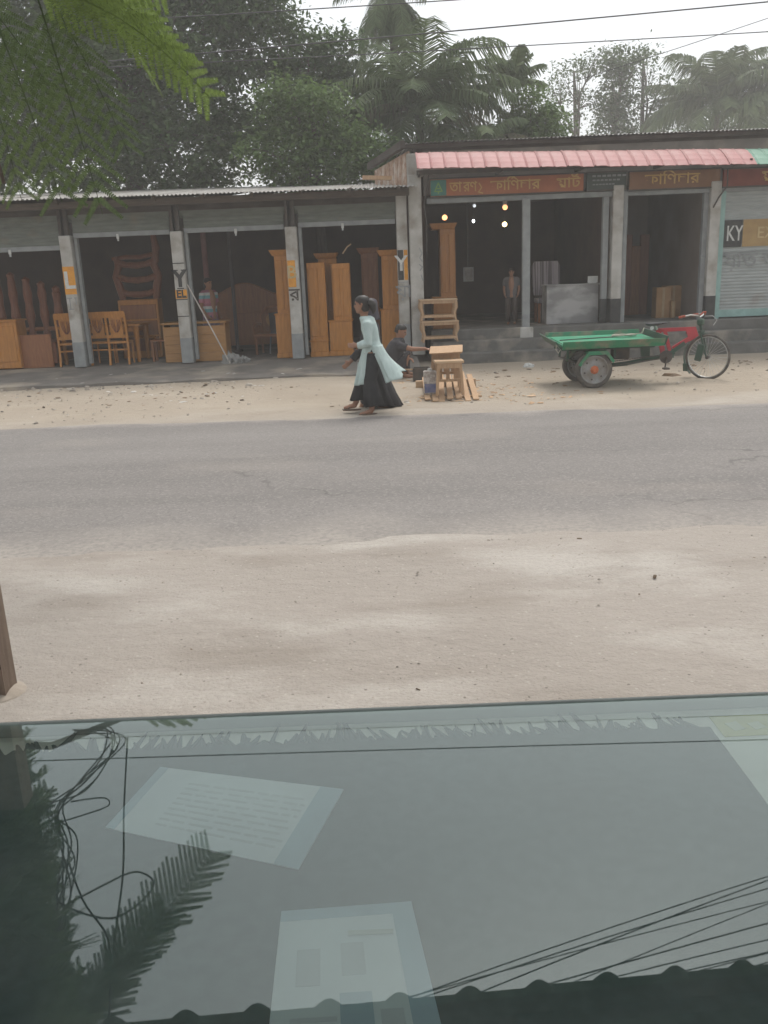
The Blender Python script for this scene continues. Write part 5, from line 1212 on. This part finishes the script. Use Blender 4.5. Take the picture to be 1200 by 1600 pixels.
def specs(n, L, rn, lo=-.2, hi=1.35, dr=1.3, az0=0):
    return [(az0 + i * 2.39996, L * rn.uniform(.85, 1.12), hi - (hi - lo) * (i / n) ** .8 + rn.uniform(-.1, .1), dr * rn.uniform(.7, 1.3), None) for i in range(n)]
rp = np.random.RandomState(21)
sp1 = specs(26, 2.75, rp, .15, 1.5, 1.25) + [(-.35, 2.7, .55, 1.2, None), (-.15, 2.9, .2, 1.6, LF_olive), (-2.7, 2.2, .5, 1.9, LF_olive), (2.9, 2.2, .9, 1.2, None), (3.1, 2.0, .5, 1.3, None)] + [(q * 1.05 - 3.0, 2.3, .15 - .25 * (q % 3), 1.3, None) for q in range(7)]
palm('coconut_palm', 'large coconut palm with drooping olive fronds behind the shop corner', (1.5, 25.4, .14), (1.35, 25, 5.9), sp1, .85, .034, LF_palm, 31)
palm('coconut_palm', 'tall coconut palm whose hanging fronds enter at the top edge', (.7, 28, .14), (.86, 27.5, 9.6), specs(14, 2.0, rp, -1.0, 1.0, 1.3) + [(-1.5, 1.6, -.9, .5, None), (.3, 1.5, -.8, .6, None), (3.0, 1.5, -.8, .6, None), (-2.2, 1.5, -1.0, .4, None)], .75, .034, LF_palm, 32)
palm('coconut_palm', 'low coconut palm with arching fronds just over the red awning', (2.9, 24.6, .14), (2.75, 24, 4.75), specs(10, 1.7, rp, .0, 1.2, 1.6) + [(.1, 2.0, .75, 2.0, LF_olive), (-.2, 1.8, .5, 1.8, LF_olive)], .75, .034, LF_palm, 33)
palm('areca_palm', 'slender areca palm with a small feathery tuft', (4.05, 26.4, .14), (4.02, 26, 6.75), specs(11, 1.05, rp, .2, 1.4, 1.0), .85, .05, LF_palm, 34, tr=.06, nl=30)
palm('coconut_palm', 'pale hazy coconut palm at the right over the roof', (17.3, 46.2, .14), far((9.7, 26, 5.9)), specs(24, 3.5, rp, .05, 1.5, 1.2) + [(2.9, 3.9, .45, 1.5, None), (3.2, 3.9, .2, 1.2, None)], .85, .056, LF_palm, 35)
palm('coconut_palm', 'coconut palm cut off by the right photo edge', (19.9, 44.4, .14), far((11.3, 25, 6.1)), specs(16, 3.5, rp, -.3, 1.3, 1.3) + [(3.4, 3.9, .2, 1.3, None), (2.8, 3.9, .6, 1.3, None)], .85, .056, LF_palm, 36)

# ------------------------------------------------------------------ near feather-leaved tree by the roadside
def feather(base, tip, sag, npin, pl, rn, V, F, ra, nleaf=15, hw=.0205, side=None):
    """bipinnate leaf: rachis with pinna pairs, each lined with leaflet pairs"""
    A, B = np.array(base, float), np.array(tip, float); L = np.linalg.norm(B - A); ax = (B - A) / L
    sd = np.cross(ax, (0, 0, 1.0)) if side is None else np.array(side, float); sd = sd - ax * sd.dot(ax); sd /= np.linalg.norm(sd) + 1e-9
    cur = lambda s: A + (B - A) * s + np.array([0, 0, sag * 4 * s * (1 - s)])
    ra.tube([tuple(cur(k / 6)) for k in range(7)], [.006 - .0007 * k for k in range(7)], 5)
    for i in range(npin):
        s = .12 + .88 * i / npin; c = cur(s); d = cur(min(1, s + .02)) - cur(s - .02); d /= np.linalg.norm(d)
        ln = pl * (.35 + .75 * math.sin(math.pi * (.12 + .80 * s)) ** .7) * rn.uniform(.85, 1.1)
        for sg in (-1, 1):
            a = sd * sg * .85 + d * .55 + np.array([0, 0, rn.uniform(-.35, -.1)]); a /= np.linalg.norm(a)
            nrm = np.cross(a, d); nrm /= np.linalg.norm(nrm) + 1e-9; w = np.cross(nrm, a)
            e = c + a * ln + np.array([0, 0, -ln * .12])
            for k in range(nleaf):
                q = (k + .5) / nleaf; pc = c + (e - c) * q; hl = hw * (1.15 - .55 * q) * (pl / .16)
                st = (e - c) / nleaf * .46
                for g in (-1, 1):
                    u = w * g * hl + a * hl * .35 - nrm * hl * .15 * rn.rand(); o = len(V)
                    V += [pc - st, pc + st, pc + u + st * .7, pc + u - st * .5]; F.append((o, o + 1, o + 2, o + 3))
def feather_obj(parent, lst, m, seed, name='frond', nleaf=15, hw=.0205):
    rn = np.random.RandomState(seed); out = []
    for (a, b_, sag, npin, pl, *sd_) in lst:
        V, F = [], []; ra = MB(); feather(a, b_, sag, npin, pl, rn, V, F, ra, nleaf, hw, side=sd_[0] if sd_ else None); o = len(V)
        me = bpy.data.meshes.new(name); me.from_pydata([tuple(v) for v in V] + ra.v, [], F + [tuple(i + o for i in f) for f in ra.f]); me.update(); out.append(link(name, me, m, parent))
    return out
nt_ = thing('feather_tree', 'roadside feather leaved tree hanging its fronds into the upper left corner', 'tree', (-4.6, 5.4, 0))
NB = Vector((-4.6, 5.4, 0)); U = lambda x, y, z: (x + 4.6, y - 5.4, z)
MB().tube([(0, 0, -.1), (.05, 0, 1.2), (.1, -.05, 2.4), (.3, -.1, 3.6), (.6, -.2, 4.6)], [.22, .16, .14, .12, .08], 12).build('trunk', BARK, nt_, smooth=True)
for pts, r in (([(.15, -.05, 2.9), U(-3.4, 5.6, 3.7), U(-2.6, 5.9, 3.95), U(-1.9, 6.05, 3.75)], .05), ([(.3, -.1, 3.6), U(-3.6, 4.6, 4.2), U(-2.6, 4.1, 4.5), U(-1.9, 3.9, 4.35)], .05), ([(.3, -.1, 3.5), U(-4.0, 4.2, 4.2), U(-3.0, 3.2, 4.6), U(-2.0, 2.9, 4.4)], .05), ([(.6, -.2, 4.6), U(-3.6, 5.6, 5.3), U(-2.9, 5.4, 5.6)], .045), ([U(-3.0, 5.75, 3.85), U(-2.5, 6.0, 3.3), U(-2.42, 6.1, 2.5)], .02)):
    MB().tube(pts, [r * (1 - .2 * k) for k in range(len(pts))], 8).build('limb', BARK, nt_, smooth=True)
F1 = [  # fronds that hang into view
    (U(-2.1, 6.0, 3.62), U(-.98, 6.0, 2.93), .16, 21, .19, (0, .35, -1)), (U(-2.0, 6.1, 3.68), U(-1.12, 6.05, 3.12), .17, 18, .18, (0, .5, -1)), (U(-1.95, 5.9, 3.72), U(-1.18, 5.95, 3.50), .10, 13, .16, (0, .5, -1)),
    (U(-1.9, 6.2, 3.75), U(-1.35, 6.2, 3.05), .10, 14, .18, (.3, .6, -.5))]
F2 = [(U(-2.05, 6.1, 3.62), U(-1.78, 6.05, 2.28), .05, 13, .26, (1, .3, 0)), (U(-2.3, 6.0, 3.5), U(-2.02, 6.0, 2.36), .04, 12, .24, (1, .5, 0)), (U(-2.5, 6.15, 3.6), U(-2.32, 6.1, 2.40), .03, 12, .24, (1, -.4, 0)),
    (U(-2.05, 6.25, 3.7), U(-1.60, 6.2, 2.66), .06, 12, .22, (1, .6, 0)), (U(-2.6, 6.2, 3.8), U(-2.05, 6.3, 3.0), .08, 13, .22, (1, .5, 0))]
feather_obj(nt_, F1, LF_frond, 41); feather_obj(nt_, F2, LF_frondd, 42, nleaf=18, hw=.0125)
# the crown overhead (seen mirrored in the counter glass)
rn = np.random.RandomState(43); protos = []
for k in range(8):
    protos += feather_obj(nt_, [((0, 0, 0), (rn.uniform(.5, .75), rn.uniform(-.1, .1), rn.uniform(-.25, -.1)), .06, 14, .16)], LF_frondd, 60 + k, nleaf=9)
fr_used = 0
for k in range(760):
    y = rn.uniform(2.3, 7.6); z = .58 + y * rn.uniform(.56, 1.05); z = max(z, .335 * y + 2.0 + rn.uniform(0, .25))
    x1 = -.44 * y - .12 - abs(rn.normal(0, .42)); a = rn.uniform(-1.1, 1.1)
    src = protos[k % 8]; o = src if k < 8 else inst(src, nt_)
    o.location = U(x1 - .6 * math.cos(a), y - .6 * math.sin(a), z + .18); o.rotation_euler = (rn.uniform(-.5, .5), rn.uniform(-.2, .4), a)
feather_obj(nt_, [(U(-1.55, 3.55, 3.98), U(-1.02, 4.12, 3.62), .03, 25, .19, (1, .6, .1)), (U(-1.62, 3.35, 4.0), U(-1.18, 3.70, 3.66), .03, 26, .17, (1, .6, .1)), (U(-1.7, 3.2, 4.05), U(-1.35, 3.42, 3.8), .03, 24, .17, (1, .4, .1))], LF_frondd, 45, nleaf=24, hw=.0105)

# ------------------------------------------------------------------ overhead cables
CAB = mat('cable_sheath', (.10, .10, .10), rough=.6)
def cable(label, p0, p1, sag, r, group='overhead cables across the street', ext=1.0, name='overhead_cable'):
    A, B = Vector(p0), Vector(p1); d = B - A; A2 = A - d * ext; B2 = B + d * ext; N = 28; S_ = []
    for k in range(N + 1):
        t = k / N; p = A2.lerp(B2, t); p.z += -sag * 4 * t * (1 - t) + sag; S_.append(p)
    return tag(MB().tube(S_, r, 6).build(name, CAB, smooth=True), label, 'cable', group)
cable('topmost overhead cable passing left of the tall palm tuft', (-1.1, 14, 5.57), (1.32, 14, 5.62), .25, 0.0079, ext=6)
cable('thick overhead cable rising to the upper right corner of the sky', (-.38, 14, 5.14), (5.87, 14, 5.43), .12, 0.0099, ext=2)
cable('overhead cable crossing low above the creeper tree', (1.21, 14, 4.97), (5.9, 14, 5.04), .10, 0.0070, ext=2.5)
cable('thin overhead cable slanting steeply at the right of the sky', (4.6, 14.2, 4.9), (5.89, 14, 5.22), .02, 0.0050, ext=1.2)
cable('thin pale guy wire slanting up before the big dark tree', (-4.95, 16.5, 3.95), (-2.55, 16.5, 4.33), .02, 0.0034, ext=.3)
cable('thin cable mirrored near the far edge of the counter glass', (-3.01, 7.88, 5), (3.78, 7.81, 5), .1, 0.0034, ext=1.5)
cable('cable mirrored as one long line across the counter glass', (-3.01, 7.48, 5), (3.57, 7.34, 5), .1, 0.0059, ext=1.5)
rr = random.Random(5)
for i, (yr, yl, r) in enumerate(((4.47, 3.62, .0036), (4.44, 3.50, .0042), (4.36, 3.54, .0036), (4.28, 3.30, .0032), (4.24, 3.62, .0032), (4.07, 3.46, .0042), (4.03, 3.40, .0036), (3.93, 3.36, .0036), (3.88, 3.33, .0032), (3.84, 3.24, .0032))):
    cable('cable of the mirrored bundle at lower right of the glass, %s from the far side' % ('first second third fourth fifth sixth seventh eighth ninth tenth'.split()[i]), (-.1, yl, 4.2 + rr.uniform(-.05, .05)), (2.2, yr, 4.2 + rr.uniform(-.04, .04)), .12 + rr.uniform(-.05, .08), r, 'cable bundle over the porch', ext=1.2)
def spline(P, n=10):
    out = []; P = [Vector(p) for p in P]
    for i in range(len(P) - 1):
        a = P[max(0, i - 1)]; b_ = P[i]; c = P[i + 1]; d = P[min(len(P) - 1, i + 2)]
        for k in range(n):
            t = k / n; out.append(.5 * ((2 * b_) + (c - a) * t + (2 * a - 5 * b_ + 4 * c - d) * t * t + (3 * b_ - a - 3 * c + d) * t ** 3))
    return out + [P[-1]]
tang = thing('cable_tangle', 'tangle of slack black cables hanging by the feather leaved tree', 'cables', (-1.9, 4.6, 3.4))
TG = lambda *ps: [Vector(p) - Vector((-1.9, 4.6, 3.4)) for p in ps]
for i in range(7):
    j = lambda s=.05: rr.uniform(-s, s)
    path = TG((-2.45 + j(), 6.0 + j(), 3.9), (-2.12 + j(), 5.75 + j(.15), 3.8), (-1.98 + j(.08), 5.45 + j(.1), 3.75 + j()), (-2.03 + j(), 5.05 + j(.1), 3.7 + j()), (-2.15 + j(), 4.75 + j(), 3.75), (-1.95 + j(.06), 4.45 + j(), 3.8 + j()), (-1.85 + j(), 4.1 + j(), 3.8), (-1.8 + j(), 3.8 + j(), 3.85), (-1.9, 3.4, 3.9))
    MB().tube(spline(path), .005, 6).build('cable', CAB, tang, smooth=True)
MB().tube(spline(TG((-1.92, 5.62, 3.75), (-1.72, 4.8, 3.78), (-1.56, 4.2, 3.8), (-1.44, 3.6, 3.8), (-1.35, 3.2, 3.85))), .006, 6).build('cable', CAB, tang, smooth=True)
MB().tube(spline(TG((-1.80, 3.95, 3.8), (-1.66, 4.08, 3.8), (-1.50, 4.2, 3.8), (-1.37, 4.12, 3.8), (-1.38, 3.98, 3.8), (-1.50, 3.84, 3.8), (-1.68, 3.88, 3.8), (-1.85, 3.98, 3.8))), .006, 6).build('cable', CAB, tang, smooth=True)
MB().tube(spline(TG((-2.1, 4.7, 3.8), (-1.95, 4.78, 3.8), (-1.84, 4.86, 3.8), (-1.90, 4.95, 3.8), (-2.1, 4.92, 3.8))), .005, 6).build('cable', CAB, tang, smooth=True)
MB().tube(spline(TG((-1.9, 4.3, 3.8), (-1.70, 3.95, 3.78), (-1.5, 3.7, 3.8), (-1.45, 3.5, 3.85))), .006, 6).build('cable', CAB, tang, smooth=True)

# ------------------------------------------------------------------ viewer's own porch: post, tin roof, floor
po = thing('wooden_post', 'weathered brown wooden post standing in the dirt at the left photo edge', 'post', (-1.84, 3.70, 0))
MB().loft([[(a * w, c * w, z) for a, c in ((-1, -1), (1, -1), (1, 1), (-1, 1))] for w, z in ((.066, -.1), (.064, .3), (.060, 1.5), (.056, 3.0))]).build('shaft', mat('post_timber', (.21, .155, .115), (.14, .10, .075), rough=.9, scale=4, stretch=(7, 7, .7), bump=.3), po)
MB().lathe([(.16, -.03), (.12, .012), (.07, .03)], (0, 0, 0), 'Z', 14).build('earth_collar', M_dirt, po)
M_ptin = mat('dark_green_tin', (.13, .175, .115), (.10, .135, .09), rough=.7, scale=3, island=0)
pr = thing('porch_roof', 'dark green ribbed tin porch roof mirrored along the bottom of the counter glass', 'roof', (.2, 2.46, 3.0), R(3.6))
def ribbed(w, l, pitch=.245):
    ring = []; x = 0
    while x < w - 1e-6:
        for u, z in ((0, 0), (.62, 0), (.68, -.014), (.74, -.026), (.79, -.031), (.84, -.031), (.89, -.026), (.95, -.014)):
            ring.append((x + u * pitch, z))
        x += pitch
    ring.append((w, 0)); rg = ring + [(a, z + .003) for a, z in reversed(ring)]
    return MB().loft([[(a, y, z - .07 * y) for a, z in rg] for y in (0, -l)]).mesh('roof_sheet')
rs = ribbed(.98, 3.3)
for i in range(7): link('roof_sheet', rs, M_ptin, pr, loc=(-3.6 + i * .98, rr.uniform(-.012, .012), .02 + .004 * (i % 2)))
for y in (-.18, -1.2, -2.2, -3.2): MB().box((-.2, y, -.075 - .07 * y), (6.9, .07, .06)).build('purlin', M_beam, pr)
for x in (-2.9, 2.9):
    MB().box((x, -.35, -1.5), (.10, .10, 2.78), bev=.01).build('roof_post', M_beam, pr)
    MB().box((x, -1.65, .0), (.08, 3.2, .09), rot=(-.07, 0, 0)).build('rafter', M_beam, pr)
pb = struct(MB().box((.0, -.55, .06), (7.0, 4.2, .28), bev=.02).build('porch_floor', M_conc))

# ------------------------------------------------------------------ glass topped counter with papers
GL = bpy.data.materials.new('counter_glass'); GL.use_nodes = True
def glassy():
    n = GL.node_tree.nodes; l = GL.node_tree.links; n.remove(n['Principled BSDF']); out = n['Material Output']
    t = n.new('ShaderNodeBsdfTransparent'); t.inputs[0].default_value = (.88, .93, .91, 1); g_ = n.new('ShaderNodeBsdfGlossy'); g_.inputs['Roughness'].default_value = .012; g_.inputs['Color'].default_value = (.91, 1, .97, 1)
    f = n.new('ShaderNodeFresnel'); f.inputs[0].default_value = 1.52; ge = n.new('ShaderNodeNewGeometry')
    k = n.new('ShaderNodeMath'); k.operation = 'MULTIPLY'; k.inputs[1].default_value = 2.0; l.new(f.outputs[0], k.inputs[0])
    i = n.new('ShaderNodeMath'); i.operation = 'SUBTRACT'; i.inputs[0].default_value = 1; l.new(ge.outputs['Backfacing'], i.inputs[1])
    q = n.new('ShaderNodeMath'); q.operation = 'MULTIPLY'; q.use_clamp = True; l.new(k.outputs[0], q.inputs[0]); l.new(i.outputs[0], q.inputs[1])
    m = n.new('ShaderNodeMixShader'); l.new(q.outputs[0], m.inputs[0]); l.new(t.outputs[0], m.inputs[1]); l.new(g_.outputs[0], m.inputs[2]); 
    df = n.new('ShaderNodeBsdfDiffuse'); df.inputs[0].default_value = (.62, .63, .60, 1); tc = n.new('ShaderNodeTexCoord')   # film of dust and smears on the glass
    nz = n.new('ShaderNodeTexNoise'); nz.inputs['Scale'].default_value = 7; nz.inputs['Detail'].default_value = 9; l.new(tc.outputs['Object'], nz.inputs[0])
    mr = n.new('ShaderNodeMapRange'); mr.inputs[1].default_value = .35; mr.inputs[2].default_value = .7; mr.inputs[3].default_value = .05; mr.inputs[4].default_value = .13; l.new(nz.outputs[0], mr.inputs[0])
    kk = n.new('ShaderNodeMath'); kk.operation = 'MULTIPLY'; l.new(mr.outputs[0], kk.inputs[0]); l.new(i.outputs[0], kk.inputs[1])
    m3 = n.new('ShaderNodeMixShader'); l.new(kk.outputs[0], m3.inputs[0]); l.new(m.outputs[0], m3.inputs[1]); l.new(df.outputs[0], m3.inputs[2]); l.new(m3.outputs[0], out.inputs['Surface'])
glassy()
M_top = mat('counter_laminate', (.78, .77, .73), (.70, .69, .65), rough=.6, scale=4, dirt=(.50, .47, .42), dscale=9, dlo=.5, dhi=.8)
cn = thing('glass_counter', 'glass topped counter in the foreground with papers kept under the glass', 'counter', (0, .72, .2))
MB().box((0, 0, .970), (1.9, .84, .04), bev=.004).build('counter_top', M_top, cn)
MB().box((0, .002, 1.0045), (1.9, .84, .007)).build('glass_pane', GL, cn)
MB().box((0, .4245, .985), (1.9, .004, .05)).build('edge_trim', mat('edge_trim', (.34, .36, .34), rough=.4), cn)
MB().box((0, .36, .47), (1.84, .03, .94)).build('front_panel', M_top, cn)
for s in (-1, 1): MB().box((s * .91, 0, .475), (.04, .80, .95)).build('side_panel', M_top, cn)
CL = mat('teal_cloth', (.070, .104, .108), (.088, .124, .128), rough=.95, scale=60, detail=3)
tcl = thing('table_cloth', 'dark teal fringed cloth spread under the counter glass', 'cloth', (0, .70, 1.1905))
MB().box((-.15, 0, .0008), (1.19, .77, .0016)).build('cloth', CL, tcl)
fg = MB(); rf = random.Random(9); x = -.70
while x < .43:
    ln = rf.uniform(.010, .050) * (1.2 if rf.random() < .3 else .8); w = rf.uniform(.004, .010); sk = rf.uniform(-.022, .012); y0 = .384
    fg.loft([[(x + sk * q - w * (1 - .7 * q), y0 + ln * q, z), (x + sk * q + w * (1 - .7 * q), y0 + ln * q, z), (x + sk * q, y0 + ln * q, z + .0012)] for q, z in ((0, .0003), (.5, .0004), (1, .0003))]); x += rf.uniform(.004, .010)
stuff(fg.build('fringe', CL, tcl))
def sheet(name, label, corners, z, m, lines, lm, blocks=(), bm=None):
    cx = sum(c[0] for c in corners) / 4; cy = sum(c[1] for c in corners) / 4; t = thing(name, label, 'paper', (cx, cy, z)); P = [Vector((c[0] - cx, c[1] - cy, 0)) for c in corners]
    q = lambda u, v, h: (P[0].lerp(P[1], u)).lerp(P[3].lerp(P[2], u), v) + Vector((0, 0, h))
    MB().loft([[q(u, v, h) for u, v in ((0, 0), (1, 0), (1, 1), (0, 1))] for h in (0, .0009)]).build('sheet', m, t)
    for i, (u0, u1, v0, v1) in enumerate(lines): MB().loft([[q(u, v, h) for u, v in ((u0, v0), (u1, v0), (u1, v1), (u0, v1))] for h in (.0008, .0012)]).build('printed_line', lm, t)
    for (u0, u1, v0, v1) in blocks: MB().loft([[q(u, v, h) for u, v in ((u0, v0), (u1, v0), (u1, v1), (u0, v1))] for h in (.0008, .0012)]).build('printed_block', bm, t)
    return t
PAP = mat('white_paper', (.70, .72, .75), (.60, .62, .66), rough=.9, scale=5); INK = mat('faint_ink', (.60, .61, .64), rough=.9); BLU = mat('pale_blue_print', (.42, .52, .60), rough=.9)
rl = random.Random(4); ln1 = []
for i in range(9):
    u = .22
    while u < .84:
        w = rl.uniform(.04, .14); ln1.append((u, min(.86, u + w), .16 + i * .078, .185 + i * .078)); u += w + rl.uniform(.012, .03)
sheet('printed_sheet', 'skewed white printed sheet under the left of the glass', [(-.35, .905), (-.11, .815), (-.065, .965), (-.315, 1.035)], 1.1928, PAP, ln1, INK, [(.88, 1, 0, 1), (0, .05, .0, 1)], BLU)
ln2 = []
for i in range(7): ln2.append((.12 + .04 * (i % 2), .40 + .12 * (i % 3) / 2, .08 + i * .06, .10 + i * .06))
ln2 += [(.66, .80, .22, .48), (.44, .6, .64, .80), (.14, .3, .6, .78)]
sheet('printed_sheet', 'upright pale printed card with blue border under the near edge of the glass', [(-.115, .50), (.045, .50), (.012, .757), (-.122, .750)], 1.1928, PAP, ln2, INK, [(.84, 1, .0, 1), (0, .84, .94, 1), (.42, .62, .28, .56), (.16, .32, .14, .42)], BLU)
MB().box((-.03, .715, 1.1946), (.045, .006, .0008)).build('header_strip', M_whitep); h_ = bpy.data.objects['header_strip']; tag(h_, 'short white strip on the upright printed card', 'label')
ys_ = thing('yellow_sticker', 'yellow printed sticker at the far right corner of the counter', 'sticker', (.53, 1.088, 1.1905)); MB().box((.02, 0, .0006), (.19, .055, .0012), rot=(0, 0, .02)).build('sticker', mat('faded_yellow', (.62, .60, .26), (.55, .52, .25)), ys_)
for i in range(5): MB().box((-.05 + .03 * i, -.004, .0014), (.018, .022 - .004 * (i % 2), .0006), rot=(0, 0, .3)).build('printed_mark', mat('pale_print', (.7, .7, .5)), ys_)
st2 = thing('paper_scrap', 'pale torn paper scrap at the right edge under the glass', 'paper', (.50, .955, 1.1905)); MB().prism([(-.02, -.01), (.05, -.02), (.06, .03), (.0, .02), (-.015, .012)], (.0003, .0013), 'Z').build('scrap', mat('scrap', (.45, .45, .38)), st2)

# ------------------------------------------------------------------ hazy air
hz = MB().box((0, 150, 6.6), (660, 560, 15.6)).build('haze', None); stuff(hz)
hm = bpy.data.materials.new('haze_air'); hm.use_nodes = True; hn = hm.node_tree.nodes; hl = hm.node_tree.links
for q in list(hn):
    if q.type != 'OUTPUT_MATERIAL': hn.remove(q)
hv = hn.new('ShaderNodeVolumePrincipled'); hv.inputs['Color'].default_value = (.97, .96, .94, 1); hv.inputs['Density'].default_value = .0038; hv.inputs['Anisotropy'].default_value = .2
hl.new(hv.outputs[0], [q for q in hn if q.type == 'OUTPUT_MATERIAL'][0].inputs['Volume']); hz.data.materials.append(hm)
